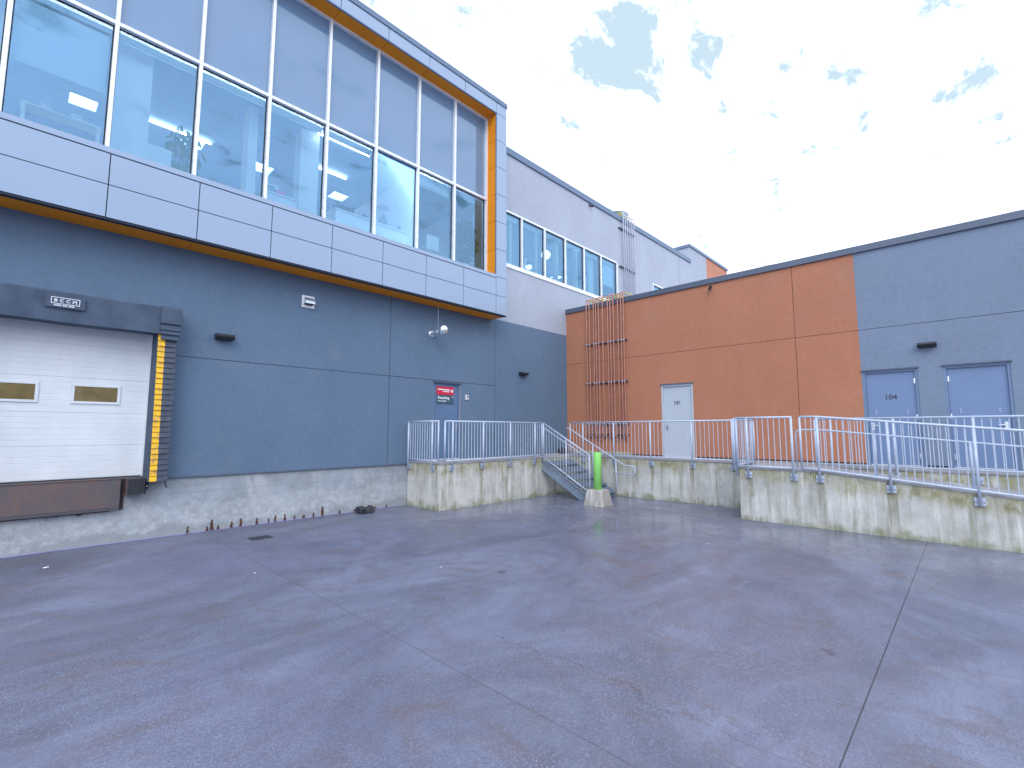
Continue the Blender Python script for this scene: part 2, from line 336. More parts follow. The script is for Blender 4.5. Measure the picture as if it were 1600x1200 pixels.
# ============================================================ mesh tools
class MB:
    def __init__(s): s.v = []; s.f = []
    def box(s, x0, x1, y0, y1, z0, z1):
        x0, x1 = min(x0, x1), max(x0, x1); y0, y1 = min(y0, y1), max(y0, y1); z0, z1 = min(z0, z1), max(z0, z1)
        n = len(s.v); s.v += [(x, y, z) for z in (z0, z1) for y in (y0, y1) for x in (x0, x1)]
        s.f += [tuple(n + i for i in q) for q in ((0, 2, 3, 1), (4, 5, 7, 6), (0, 1, 5, 4), (2, 6, 7, 3), (0, 4, 6, 2), (1, 3, 7, 5))]; return s
    def tube(s, p0, p1, r, seg=8, r2=None):
        p0 = Vector(p0); p1 = Vector(p1); d = (p1 - p0); q = d.to_track_quat('Z', 'Y'); n = len(s.v); r2 = r if r2 is None else r2
        for P, rr in ((p0, r), (p1, r2)):
            for k in range(seg):
                a = 2 * math.pi * (k + .5) / seg; s.v.append(tuple(P + q @ Vector((rr * math.cos(a), rr * math.sin(a), 0))))
        s.f += [(n + k, n + (k + 1) % seg, n + seg + (k + 1) % seg, n + seg + k) for k in range(seg)]
        s.f += [tuple(n + k for k in reversed(range(seg))), tuple(n + seg + k for k in range(seg))]; return s
    def path(s, pts, r, seg=8):
        pts = [Vector(p) for p in pts]; n0 = len(s.v); t = [(b - a).normalized() for a, b in zip(pts, pts[1:])]
        ds = [t[0]] + [(a + b).normalized() for a, b in zip(t, t[1:])] + [t[-1]]
        q = ds[0].to_track_quat('Z', 'Y'); prev = ds[0]
        for P, d in zip(pts, ds):
            q = prev.rotation_difference(d) @ q; prev = d
            for k in range(seg):
                a = 2 * math.pi * (k + .5) / seg; s.v.append(tuple(P + q @ Vector((r * math.cos(a), r * math.sin(a), 0))))
        for i in range(len(pts) - 1):
            for k in range(seg):
                s.f.append((n0 + i * seg + k, n0 + i * seg + (k + 1) % seg, n0 + (i + 1) * seg + (k + 1) % seg, n0 + (i + 1) * seg + k))
        m = n0 + (len(pts) - 1) * seg
        s.f += [tuple(n0 + k for k in reversed(range(seg))), tuple(m + k for k in range(seg))]; return s
    def prism(s, poly, ax, a0, a1):     # polygon in the two other axes, extruded along ax
        n = len(s.v); k = len(poly)
        for a in (a0, a1):
            for (u, w) in poly: s.v.append(((a, u, w), (u, a, w), (u, w, a))[ax])
        s.f += [tuple(n + i for i in range(k)), tuple(n + k + i for i in reversed(range(k)))]
        s.f += [(n + i, n + k + i, n + k + (i + 1) % k, n + (i + 1) % k) for i in range(k)]; return s
    def lathe(s, prof, c, axis=2, seg=24):
        n = len(s.v); c = Vector(c)
        for (r, h) in prof:
            for k in range(seg):
                a = 2 * math.pi * k / seg; u, w = r * math.cos(a), r * math.sin(a)
                s.v.append(tuple(c + Vector(((h, u, w), (u, h, w), (u, w, h))[axis])))
        for i in range(len(prof) - 1):
            for k in range(seg): s.f.append((n + i * seg + k, n + i * seg + (k + 1) % seg, n + (i + 1) * seg + (k + 1) % seg, n + (i + 1) * seg + k))
        s.f += [tuple(n + k for k in range(seg)), tuple(n + (len(prof) - 1) * seg + k for k in range(seg))]; return s
    def build(s, name, mat, parent=None, bevel=0., smooth=False, off=None):
        o0 = Vector(off) if off is not None else (root_of(parent).location.copy() if parent else Vector((0, 0, 0)))
        me = bpy.data.meshes.new(name); me.from_pydata([tuple(Vector(v) - o0) for v in s.v], [], s.f); me.update()
        bm = bmesh.new(); bm.from_mesh(me); bmesh.ops.recalc_face_normals(bm, faces=bm.faces); bm.to_mesh(me); bm.free()
        me.materials.append(mat)
        if smooth:
            for p in me.polygons: p.use_smooth = len(p.vertices) == 4
        o = bpy.data.objects.new(name, me); C.objects.link(o)
        if parent: o.parent = parent
        if bevel:
            md = o.modifiers.new('bevel', 'BEVEL'); md.width = bevel; md.segments = 2; md.limit_method = 'ANGLE'
        return o
def root_of(o):
    while o.parent: o = o.parent
    return o
def tag(o, label=None, cat=None, group=None, kind=None):
    if label: o['label'] = label
    if cat: o['category'] = cat
    if group: o['group'] = group
    if kind: o['kind'] = kind
    return o
def thing(name, loc, label, cat, group=None):
    o = bpy.data.objects.new(name, None); C.objects.link(o); o.location = loc; o.empty_display_size = .2
    return tag(o, label, cat, group)
def put(o_mesh, name, parent, loc):      # another copy of a part: shared mesh data
    o = bpy.data.objects.new(name, o_mesh.data); C.objects.link(o); o.parent = parent; o.location = loc; return o
def copy_tree(o, parent=None):
    c = o.copy(); C.objects.link(c); c.parent = parent
    for ch in list(o.children): copy_tree(ch, c)
    return c
def grid_wall(mb, ax, a0, a1, u0, u1, z0, z1, holes):
    """slab between a0..a1 along axis ax (0: x, 1: y), spanning u0..u1, with rectangular holes (u0,u1,z0,z1)"""
    us = sorted({u0, u1} | {h[0] for h in holes} | {h[1] for h in holes}); us = [u for u in us if u0 <= u <= u1]
    for ua, ub in zip(us, us[1:]):
        cz = [h for h in holes if h[0] <= ua and h[1] >= ub]; zs = z0
        for h in sorted(cz, key=lambda h: h[2]):
            if h[2] > zs: segz(mb, ax, a0, a1, ua, ub, zs, h[2])
            zs = h[3]
        if zs < z1: segz(mb, ax, a0, a1, ua, ub, zs, z1)
    return mb
def segz(mb, ax, a0, a1, ua, ub, za, zb):
    if ax == 1: mb.box(ua, ub, a0, a1, za, zb)
    else: mb.box(a0, a1, ua, ub, za, zb)
def text(s, size, name, mat, parent, loc, rot, bold=0., extrude=.0015, align='CENTER', sx=1., spacing=1.):
    cu_ = bpy.data.curves.new(name, 'FONT'); cu_.body = s; cu_.size = size; cu_.align_x = align; cu_.align_y = 'CENTER'
    cu_.extrude = extrude; cu_.offset = bold; cu_.space_character = spacing
    t = bpy.data.objects.new(name, cu_); C.objects.link(t); bpy.context.view_layer.update()
    me = bpy.data.meshes.new_from_object(t.evaluated_get(bpy.context.evaluated_depsgraph_get()))
    bpy.data.objects.remove(t); me.materials.clear(); me.materials.append(mat)
    o = bpy.data.objects.new(name, me); C.objects.link(o); o.parent = parent
    o.location = Vector(loc) - root_of(parent).location; o.rotation_euler = rot; o.scale = (sx, 1, 1); return o
FACE_Y = (R(90), 0, 0)            # reads when looking towards +y
FACE_X = (R(90), 0, R(-90))       # reads when looking towards +x

# ============================================================ ground
g_ = MB(); g_.v = [(-300, -300, 0), (300, -300, 0), (300, 300, 0), (-300, 300, 0)]; g_.f = [(0, 1, 2, 3)]
tag(g_.build('yard_ground', M['ground']), kind='structure')
sl = MB()
xs = [-6 + i * .25 for i in range(55)]
for xa, xb in zip(xs, xs[1:]):
    if xb > 7.66: break
    w0 = .035 + .012 * math.sin(xa * 3.1) + .01 * math.sin(xa * 7.7); w1 = .035 + .012 * math.sin(xb * 3.1) + .01 * math.sin(xb * 7.7)
    n = len(sl.v); sl.v += [(xa, 11.437 - w0, .004), (xb, 11.437 - w1, .004), (xb, 11.437, .012), (xa, 11.437, .012)]; sl.f.append((n, n + 1, n + 2, n + 3))
tag(sl.build('fringe_strip', M['fringe']), kind='structure')  # added strip imitating the lilac colour fringe along the wall foot

# ============================================================ office building (long two storey one on the left)
OB = thing('office_building', (4, 11.42, 0), 'long two-storey building with dark lower wall, glazed bay and pale upper wall', 'building')
DOCK = (-.88, 1.78, 1.14, 3.98); RDOOR = (8.53, 9.57, 1.14, 3.50)
grid_wall(MB(), 1, 11.42, 11.78, -7, 15.03, 1.14, 5.83, [DOCK, RDOOR]).build('lower_wall', M['dark_wall'], OB)
fw = MB(); fw.box(-7, 15.2, 11.437, 11.8, -.3, 1.137)
fnd = fw.build('foundation_wall', M['conc_dock'], OB)
fl = MB(); fl.box(1.80, 7.66, 11.395, 11.42, 1.118, 1.142); fl.box(-7, -.9, 11.395, 11.42, 1.118, 1.142); fl.build('base_flashing', M['frame_dark'], OB)
for i, (x, h) in enumerate(zip((2.54, 2.88, 2.96, 3.08, 3.33, 3.51, 3.83, 4.07, 4.21, 4.42, 4.64, 4.85, 5.08, 5.29, 5.73, 6.14, 6.72, 7.05), (.17, .1, .22, .09, .1, .14, .13, .13, .14, .16, .1, .07, .13, .26, .12, .07, .05, .06))):
    m = MB(); w = .020 + .020 * random.random(); h *= .75 + .6 * random.random(); k = 7; n = 0
    ptsL = [(x - w * (1.1 - .55 * j / k) * (.45 + .9 * random.random()), .001 + h * j / k) for j in range(k + 1)]
    ptsR = [(x + w * (1.1 - .55 * j / k) * (.45 + .9 * random.random()), .001 + h * j / k) for j in range(k + 1)]
    m.prism(ptsL + ptsR[::-1], 1, 11.433 - .004, 11.436)
    m.build('rust_stain', M['rust'] if i in (0, 13) else M['streak'], fnd)
# upper pale wall, with the strip window
ST = (11.02, 18.98, 7.80, 9.90); SW = (22.45, 24.9, 7.8, 9.70)
grid_wall(MB(), 1, 11.42, 11.75, 10.90, 27.2, 5.832, 12.02, [ST, SW]).build('upper_wall', M['light_wall'], OB)
cp = MB(); cp.box(10.95, 27.26, 11.36, 11.82, 12.0, 12.25); cp.build('parapet_cap', M['cap'], OB, .01)
MB().box(10.9, 27.2, 11.8, 30, 11.7, 11.9).build('roof', M['roof'], OB)

def window_unit(name, x0, x1, z0, z1, y, glass, parent, blind=.10):
    m = MB(); t = .014
    m.box(x0, x1, y - .006, y + .03, z1 - t, z1); m.box(x0, x1, y - .006, y + .03, z0, z0 + t)
    m.box(x0, x0 + t, y - .006, y + .03, z0 + t, z1 - t); m.box(x1 - t * 1.6, x1, y - .006, y + .03, z0 + t, z1 - t)
    w = m.build(name, M['gasket'], parent)
    p = MB(); p.v = [(x0 + t, y + .01, z0 + t), (x1 - t, y + .01, z0 + t), (x1 - t, y + .01, z1 - t), (x0 + t, y + .01, z1 - t)]; p.f = [(0, 1, 2, 3)]
    p.build('pane', M[glass], w)
    if blind:
        bl = MB(); bl.box(x0 + .03, x1 - .03, y + .12, y + .20, z1 - blind, z1 - .02)
        bl.box(x0 + .03, x1 - .03, y + .15, y + .16, z1 - blind - .05, z1 - blind); bl.build('roller_blind', M['blind'], w)
    return w
sm = [11.02, 12.42, 13.73, 15.03, 16.34, 17.64, 18.98]
for i, (a, c_) in enumerate(zip(sm, sm[1:])):
    window_unit('window', a + .035, c_ - .035, 7.93, 9.83, 11.47, 'glass2', OB, .12)
fm = MB(); fm.box(11.0, 18.98, 11.41, 11.52, 9.83, 9.895); fm.box(11.0, 19.0, 11.385, 11.52, 7.79, 7.93)
fm.build('window_frame', M['white_alu'], OB)
for a in sm: MB().box(a - .035, a + .035, 11.405, 11.52, 7.93, 9.83).build('mullion', M['white_alu'], OB)
window_unit('window', 22.52, 24.83, 7.87, 9.6, 11.47, 'glass2', OB, .12)
fm = MB(); fm.box(22.45, 24.9, 11.41, 11.52, 9.62, 9.69); fm.box(22.45, 24.9, 11.41, 11.52, 7.80, 7.86); fm.box(22.45, 22.51, 11.41, 11.52, 7.86, 9.62); fm.box(24.84, 24.9, 11.41, 11.52, 7.86, 9.62)
fm.build('window_frame', M['white_alu'], OB)
# room behind the strip window
ir = MB(); ir.box(11.0, 26, 16.5, 16.6, 7.3, 10.0); ir.build('interior_wall', M['in_blue'], OB)
ce = MB(); FILL = [(x_, y_) for x_ in (-4.2, -1.9, .35, 2.6, 4.4, 6.8, 8.9, 12.3, 14.4, 16.5, 18.6) for y_ in (14.7,)]
for xa_, xb_ in zip([-6] + [d_[0] + .5 for d_ in FILL], [d_[0] for d_ in FILL] + [26]): ce.box(xa_, xb_, 11.8, 18, 9.95, 10.0)
for d_ in FILL:
    for ya_, yb_ in ((11.8, 14.7), (15.2, 18)): ce.box(d_[0], d_[0] + .5, ya_, yb_, 9.95, 10.0)
ce.build('interior_ceiling', M['in_ceil'], OB)
for x_, y_ in FILL:
    rc = MB(); rc.box(x_ - .01, x_, y_, y_ + .5, 10.0, 11.0); rc.box(x_ + .5, x_ + .51, y_, y_ + .5, 10.0, 11.0); rc.box(x_, x_ + .5, y_ - .01, y_, 10.0, 11.0); rc.box(x_, x_ + .5, y_ + .5, y_ + .51, 10.0, 11.0)
    rc = rc.build('added_fill_light', M['in_ceil'], OB); MB().box(x_ + .02, x_ + .48, y_ + .02, y_ + .48, 10.96, 10.98).build('fill_emitter', M['fill_glow'], rc)  # added emitter high in a shaft, mostly out of view, brightens the room
MB().box(-6, 26, 11.8, 18, 6.95, 7.3).build('interior_floor', M['in_floor'], OB)
MB().box(17.28, 17.66, 11.85, 12.2, 7.3, 9.95).build('interior_column', M['in_white'], OB)
MB().box(18.05, 18.95, 11.62, 11.63, 8.68, 9.80).build('roller_blind', M['blind'], OB)
for xx in (12.1, 13.55, 14.85, 16.2): MB().box(xx, xx + .12, 11.75, 11.95, 7.3, 9.95).build('interior_column', M['in_white'], OB)

# ---- glazed bay
GX = [10.425 - 1.372 * k for k in range(12)]           # mullion grid
JX = [x + .03 for x in GX]; XL = GX[-1]
Z0, Z1, Z2 = 5.80, 12.655, 13.03
pn = MB(); gp = .008
def panel(xa, xb, za, zb, y=10.75): pn.box(xa + gp, xb - gp, y, y + .022, za + gp, zb - gp)
for i, x in enumerate(JX):
    xl = JX[i + 1] if i + 1 < len(JX) else None
    if xl is None: break
    panel(xl, x, Z0, 6.40); panel(xl, x, 6.40, 6.975); panel(xl, x, Z1, Z2)
zc = [Z0, 6.40, 7.03, 7.96, 8.90, 9.84, 10.78, 11.72, Z1, Z2]
for za, zb in zip(zc, zc[1:]):
    panel(JX[0], 10.93, za, zb); pn.box(10.93 - .022, 10.93, 10.785, 11.417, za + gp, zb - gp)
pn.build('metal_cladding', M['panel'], OB)
bk = MB(); bk.box(XL, 10.905, 10.775, 10.80, 5.79, 6.97); bk.box(XL, 10.905, 10.775, 10.80, Z1 + .01, 13.0); bk.box(10.475, 10.905, 10.775, 11.3, 6.97, Z1 + .01)
bk.box(XL, 10.925, 10.752, 10.87, 5.765, 5.792); bk.build('cladding_backing', M['panel_back'], OB)
sl_ = MB(); sl_.prism([(10.738, 6.985), (10.738, 7.085), (10.80, 7.10), (11.23, 7.12), (11.23, 6.98)], 0, XL, 10.458)
sl_.build('bay_sill', M['panel'], OB)
of = MB()
jx = [10.90, 7.68, 4.93, 2.2, -.54, XL]
for a, c_ in zip(jx, jx[1:]): of.box(c_ + .005, a - .005, 10.875, 11.418, 5.772, 5.79)
of.build('soffit', M['orange_panel'], OB)
oh = MB()
for i in range(len(JX) - 1): oh.box(JX[i + 1] + .006, min(JX[i], 10.44) - .006, 10.80, 11.22, Z1 - .012, Z1 + .008)
oh.build('window_head_soffit', M['orange_panel'], OB)
oj = MB()
for za, zb in zip(zc[2:-1], zc[3:-1]): oj.box(10.447, 10.472, 10.80, 11.22, max(za, 7.12) + .006, min(zb, Z1 - .014) - .006)
oj.build('window_jamb', M['orange_panel'], OB)
ed = MB(); ed.box(XL, 10.47, 10.757, 10.80, Z1 - .016, Z1 + .006); ed.box(10.45, 10.475, 10.757, 10.80, 7.10, Z1); ed.build('reveal_edge_trim', M['cap'], OB)
MB().box(XL, 10.955, 10.725, 11.6, Z2, 13.2).build('bay_parapet_cap', M['cap'], OB, .01)
MB().box(XL, 10.90, 11.55, 18, 12.75, 12.95).build('bay_roof', M['roof'], OB)
MB().box(10.62, 10.90, 11.42, 18, 7.3, 12.75).build('bay_end_wall', M['in_white'], OB)
MB().box(XL, 10.62, 11.38, 11.5, 9.86, 12.7).build('bay_upper_wall', M['in_blue'], OB)
MB().box(XL, 10.62, 11.34, 11.8, 5.835, 7.08).build('bay_base_wall', M['in_blue'], OB)
MB().box(XL, 11, 17.5, 17.6, 7.3, 9.95).build('interior_wall', M['in_blue'], OB)
for x in GX: MB().box(x - .032, x + .032, 11.17, 11.30, 7.10, 12.64).build('mullion', M['white_alu'], OB)
for i in range(len(GX) - 1):
    a, c_ = GX[i + 1] + .032, GX[i] - .032
    tr_ = MB(); tr_.box(a, c_, 11.18, 11.30, 9.735, 9.805).build('transom', M['white_alu'], OB)
    hd = MB(); hd.box(a, c_, 11.18, 11.30, 12.585, 12.64); hd.build('window_head', M['white_alu'], OB)
    window_unit('window', a, c_, 7.12, 9.735, 11.27, 'glass', OB, {1: .33}.get(i, .11))
    m = MB(); m.box(a, c_, 11.265, 11.29, 9.805, 12.585); m.build('spandrel_pane', M['spandrel'], OB)
# columns and walls seen through the glass
for (xa, xb, ya, yb) in ((.86, 1.47, 11.72, 12.15), (3.42, 3.62, 12.1, 12.5), (4.66, 5.14, 12.1, 12.5), (7.95, 8.0, 11.8, 15.5), (-.75, -.55, 11.9, 12.1)):
    MB().box(xa, xb, ya, yb, 7.3, 9.95).build('interior_column', M['in_white'], OB)
MB().box(-.5, .74, 11.42, 11.43, 8.40, 9.70).build('roller_blind', M['blind'], OB)
lm = MB()
for (xa, xb, yy) in ((5.0, 6.5, 11.9), (5.6, 6.64, 13.55), (1.5, 3.2, 14.5)):
    MB().box(xa, xb, yy, yy + .035, 9.87, 9.90).build('linear_lamp', M['lamp'], OB)

# ---- dock door
m = MB(); prof = []
z = 1.2; secs = [1.2, 1.78, 2.37, 3.00, 3.59, 3.98]
for za, zb in zip(secs, secs[1:]):
    k = max(2, round((zb - za) / .098)); st_ = (zb - za) / k
    for j in range(k):
        d = .009 if j == 0 else .0035; w = .007 if j == 0 else .009
        z = za + j * st_; prof += [(11.60, z + w * .2), (11.60 + d, z + w * .5), (11.60 + d, z + w), (11.60, z + w * 1.4)]
prof = [(11.60, 1.2)] + prof[2:] + [(11.60, 3.98)]
m.prism(prof + [(11.65, 3.98), (11.65, 1.2)], 0, -.86, 1.745)
dr = m.build('overhead_door', M['door_white'], OB)
for xc in (1.005, -.10):
    f = MB(); x0, x1, z0, z1 = xc - .345, xc + .345, 2.535, 2.895
    f.box(x0, x1, 11.578, 11.602, z1 - .045, z1); f.box(x0, x1, 11.578, 11.602, z0, z0 + .045)
    f.box(x0, x0 + .045, 11.578, 11.602, z0 + .045, z1 - .045); f.box(x1 - .045, x1, 11.578, 11.602, z0 + .045, z1 - .045)
    f.build('window_frame', M['door_white'], dr, .006)
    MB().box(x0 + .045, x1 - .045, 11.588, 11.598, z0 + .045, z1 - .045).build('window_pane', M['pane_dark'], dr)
sf = MB(); sf.box(-.86, 1.745, 11.575, 11.60, 1.175, 1.20); sf.build('bottom_seal', M['black'], dr)
MB().box(1.745, 1.782, 11.43, 11.62, 1.19, 3.98).build('door_jamb', M['door_white'], OB); MB().box(-.88, -.86, 11.43, 11.62, 1.19, 3.98).build('door_jamb', M['door_white'], OB)
MB().box(-.88, 1.78, 11.43, 11.9, 1.138, 1.172).build('dock_sill', M['plate'], OB)
# ---- receiving door
def leaf_door(parent, ax, a, u0, u1, z0, z1, leafmat_, framemat, hinge_hi, handle='lever', face=-1, thr=True, bolts=False, recess=.07, t=.055):
    """door in a wall whose outer face is at coordinate a of axis ax; u runs along the wall"""
    def bx(mb, d0, d1, ua, ub, za, zb):
        return mb.box(ua, ub, a + d0, a + d1, za, zb) if ax == 1 else mb.box(a + d0, a + d1, ua, ub, za, zb)
    fr = MB()
    bx(fr, recess - .05, .15, u0, u1, z1 - t, z1); bx(fr, recess - .05, .15, u0, u0 + t, z0, z1 - t); bx(fr, recess - .05, .15, u1 - t, u1, z0, z1 - t)
    fr.build('door_frame', framemat, parent)
    hd_ = MB(); bx(hd_, -.035, .02, u0 - .03, u1 + .03, z1 + .001, z1 + .035); hd_.build('drip_cap', M['frame_dark'], parent)
    lf = MB(); bx(lf, recess, recess + .045, u0 + t + .004, u1 - t - .004, z0 + .018, z1 - t - .004)
    d = lf.build('door', leafmat_, parent)
    if thr: th = MB(); bx(th, recess - .03, .15, u0 + t, u1 - t, z0 - .002, z0 + .016); th.build('threshold', M['sill'], parent)
    hu = (u1 - t - .02) if hinge_hi else (u0 + t + .02); lu = (u0 + t + .09) if hinge_hi else (u1 - t - .09); sg = 1 if hinge_hi else -1
    for zz_ in (z0 + .25, (z0 + z1) / 2, z1 - .3):
        h = MB(); bx(h, recess - .016, recess, hu - .012, hu + .012, zz_ - .06, zz_ + .06); h.build('hinge', M['steel'], d)
    h = MB(); zh = z0 + .98
    if handle == 'lever':
        bx(h, recess - .012, recess, lu - .03, lu + .03, zh - .11, zh + .07)
        bx(h, recess - .06, recess - .01, lu - .012, lu + .012, zh - .012, zh + .012); bx(h, recess - .065, recess - .045, min(lu, lu + sg * .13), max(lu, lu + sg * .13), zh - .012, zh + .012)
    h.build('handle', M['steel'], d, .003)
    if bolts:
        for uu in (lu + sg * .08, hu - sg * .17):
            for zz_ in (zh + .30, zh + .36):
                s_ = MB(); bx(s_, recess - .006, recess, uu - .009, uu + .009, zz_ - .009, zz_ + .009); s_.build('bolt', M['steel'], d)
    return d
rd = leaf_door(OB, 1, 11.42, 8.53, 9.57, 1.2, 3.50, M['door_dark'], M['frame_blue'], False, recess=.06, t=.028)
MB().box(9.542, 9.556, 11.415, 11.428, 1.2, 3.47).build('weather_strip', M['frame_tan'], OB)
MB().box(8.53, 9.57, 11.60, 11.75, 1.14, 3.5).build('door_backing', M['frame_dark'], OB)

# ============================================================ low building (orange and grey wall)
LB = thing('low_building', (15.03, 2, 0), 'single-storey building facing the yard with orange wall left and blue-grey wall right', 'building')
D106 = (6.37, 7.45, 1.0, 3.57); D104 = (.84, 1.925, 1.0, 3.56); D3 = (-.72, .38, 1.0, 3.56); D4 = (-6.2, -5.1, 1, 3.56)
grid_wall(MB(), 0, 15.03, 15.4, 1.945, 11.42, 1.0, 6.72, [D106]).build('orange_wall', M['orange_wall'], LB)
grid_wall(MB(), 0, 15.034, 15.4, -11, 1.945, 1.0, 6.72, [D104, D3]).build('grey_wall', M['grey_wall'], LB)
MB().box(14.975, 15.45, -11, 11.42, 6.70, 6.88).build('parapet_cap', M['cap_low'], LB, .008)
MB().box(15.4, 34, -11, 11.41, 6.3, 6.45).build('roof', M['roof'], LB)
MB().box(15.018, 15.03, 1.95, 6.34, 1.2, 1.235).build('base_trim', M['gasket'], LB)
MB().box(15.018, 15.03, 7.48, 11.41, 1.2, 1.235).build('base_trim', M['gasket'], LB)
MB().box(15.02, 15.034, -5, -.75, 1.2, 1.235).build('base_trim', M['gasket'], LB); MB().box(15.02, 15.034, .41, .81, 1.2, 1.235).build('base_trim', M['gasket'], LB)
d = leaf_door(LB, 0, 15.03, 6.37, 7.45, 1.2, 3.57, M['door_pale'], M['door_pale'], False, recess=.05)
text('106', .17, 'door_number', M['text_dark'], d, (15.077, 6.93, 2.96), FACE_X, .004)
d = leaf_door(LB, 0, 15.034, .84, 1.925, 1.2, 3.56, M['door_blue'], M['frame_blue'], False, bolts=True)
text('104', .17, 'door_number', M['text_dark'], d, (15.101, 1.39, 2.88), FACE_X, .004)
leaf_door(LB, 0, 15.034, -.72, .38, 1.2, 3.56, M['door_blue'], M['frame_blue'], True, bolts=True)
MB().box(15.22, 15.4, .84, 1.925, 1.0, 3.56).build('door_backing', M['frame_dark'], LB); MB().box(15.22, 15.4, -.72, .38, 1.0, 3.56).build('door_backing', M['frame_dark'], LB); MB().box(15.22, 15.4, 6.37, 7.45, 1.0, 3.57).build('door_backing', M['frame_dark'], LB)

# ============================================================ far taller wing
WG = thing('building_wing', (30, 14, 0), 'far taller roof corner with pale wall and orange end beyond the roofs', 'building')
MB().box(27.2, 29.7, 11.42, 18, 6, 13.0).build('pale_wall', M['light_wall'], WG)
MB().box(29.7, 33.3, 11.425, 18, 6, 13.0).build('orange_wall', plain('far_orange', (.50, .21, .13), .8), WG)
MB().box(27.13, 33.37, 11.36, 18.1, 13.0, 13.17).build('parapet_cap', M['cap'], WG)

# ============================================================ concrete platform and ramp
LP = thing('loading_platform', (13.5, 9, 0), 'raised mossy concrete walkway running along both buildings behind the railings', 'platform')
m = MB(); m.prism([(7.68, 9.95), (13.45, 9.95), (13.45, -11), (15.03, -11), (15.03, 11.42), (7.68, 11.42)], 2, -.3, 1.165); m.build('platform_wall', M['conc_moss'], LP, .012)
m = MB(); m.prism([(7.67, 9.94), (13.44, 9.94), (13.44, -11), (15.02, -11), (15.02, 11.415), (7.67, 11.415)], 2, 1.165, 1.2); m.build('platform_deck', M['conc_deck'], LP, .008)
m = MB(); m.box(14.78, 15.025, 8.58, 10.98, 1.202, 1.30); m.build('curb', M['conc_moss'], LP, .012)
RS = .098
def rz(y): return 1.2 if y >= 2.40 else 1.2 - RS * (2.40 - y)
RP = thing('access_ramp', (12.6, 1, 0), 'concrete landing and ramp sloping down to the right in front of the blue doors', 'ramp')
m = MB(); m.prism([(4.02, -.3), (4.02, 1.165), (2.40, 1.165), (-9.5, rz(-9.5) - .035), (-9.5, -.3)], 0, 11.92, 13.43); m.build('ramp_wall', M['conc_ramp'], RP, .012)
m = MB(); m.prism([(4.03, 1.165), (4.03, 1.2), (2.40, 1.2), (-9.5, rz(-9.5)), (-9.5, rz(-9.5) - .035), (2.40, 1.165)], 0, 11.91, 13.435); m.build('ramp_deck', M['conc_deck'], RP)
for yj in (2.55, 1.25):
    m = MB(); m.path([(11.905, yj, rz(yj) - .09), (11.93, yj - .01, rz(yj) + .003), (12.3, yj - .1, rz(yj - .1) + .003)], .006, 5); m.build('crack', M['gasket'], RP)

# ============================================================ railings
GR = 'galvanised guard railings on the platform and ramp'
bal_me = None
def railing(label, p0, p1, legs, uprights, zt, zb, out, bal=.127, drop=.27, name='railing'):
    """straight railing in plan from p0 to p1; legs/uprights: distances along it; zt/zb: functions of distance; out: unit vector towards the open side"""
    p0 = Vector(p0); p1 = Vector(p1); L = (p1 - p0).length; d = (p1 - p0) / L; out = Vector(out)
    rt = thing(name, (p0.x, p0.y, zb(0) - .06), label, 'railing', GR)
    P = lambda s, z_: (p0.x + d.x * s, p0.y + d.y * s, z_)
    brk = sorted({0, L} | ({x for x in zt.br if 0 < x < L} if hasattr(zt, 'br') else set()))
    MB().path([P(s, zt(s)) for s in brk], .0225, 10).build('top_rail', M['galv'], rt, smooth=True)
    MB().path([P(s, zb(s)) for s in brk], .019, 10).build('bottom_rail', M['galv'], rt, smooth=True)
    for s in uprights: MB().tube(P(s, zb(s) - .02), P(s, zt(s) - .012), .023, 10).build('post', M['galv'], rt, smooth=True)
    for s in legs:
        po = MB().tube(P(s, zb(s) - drop), P(s, zt(s) - .012), .0265, 10).build('post', M['galv'], rt, smooth=True)
        q = MB(); c = Vector(P(s, zb(s) - drop + .085)); inn = c - out * .03
        a = inn - d * .075 - out * .004; e = inn + d * .075 + out * .004
        q.box(a.x, e.x, a.y, e.y, c.z - .085, c.z + .06); q.build('base_plate', M['galv'], po, .004)
        for sg in (-1, 1):
            bb = inn + d * .052 * sg; MB().tube((bb.x, bb.y, c.z - .02), (bb + out * .022)[:2] + (c.z - .02,), .013, 6).build('bolt', M['bolt'], po)
    ks = sorted(list(legs) + list(uprights)); 
    for a, e in zip(ks, ks[1:]):
        k = max(1, round((e - a) / bal))
        for j in range(1, k):
            s = a + (e - a) * j / k
            MB().tube(P(s, zb(s)), P(s, zt(s)), .009, 6).build('baluster', M['galv'], rt)
    return rt
class lin:
    def __init__(s, z, br=(), f=None): s.z = z; s.br = br; s.f = f
    def __call__(s, x): return s.f(x) if s.f else s.z
T, B = 2.30, 1.27
railing('short end railing on the platform corner left of the receiving door', (7.62, 11.33, 0), (7.62, 9.94, 0), [.02, 1.11], [1.37], lin(T), lin(B), (-1, 0, 0), .111)
railing('long railing in front of the receiving door, ending at the stairs', (7.78, 9.89, 0), (11.68, 9.89, 0), [.26, 1.36, 2.45, 3.56], [0, 3.9], lin(T), lin(B), (0, -1, 0), .115)
railing('long railing in front of the orange wall and door 106', (13.39, 10.05, 0), (13.39, 4.66 - .55, 0), [.53, 1.73, 3.01, 4.29, 5.40], [0, 5.94], lin(2.33), lin(1.26), (-1, 0, 0), .13)
railing('short cross railing between the walkway and the ramp landing', (13.30, 4.08, 0), (11.86, 4.08, 0), [.18, 1.30], [0, 1.44], lin(2.33), lin(1.245), (0, 1, 0), .13)
railing('square railing on the ramp landing left of the gap', (11.86, 4.04, 0), (11.86, 2.84, 0), [.25, 1.18], [.02], lin(2.35), lin(1.235), (-1, 0, 0), .118)
y0 = 2.69
fz = lambda h: lin(0, (y0 - 2.37,), lambda s: rz(min(2.40, y0 - s)) + h)
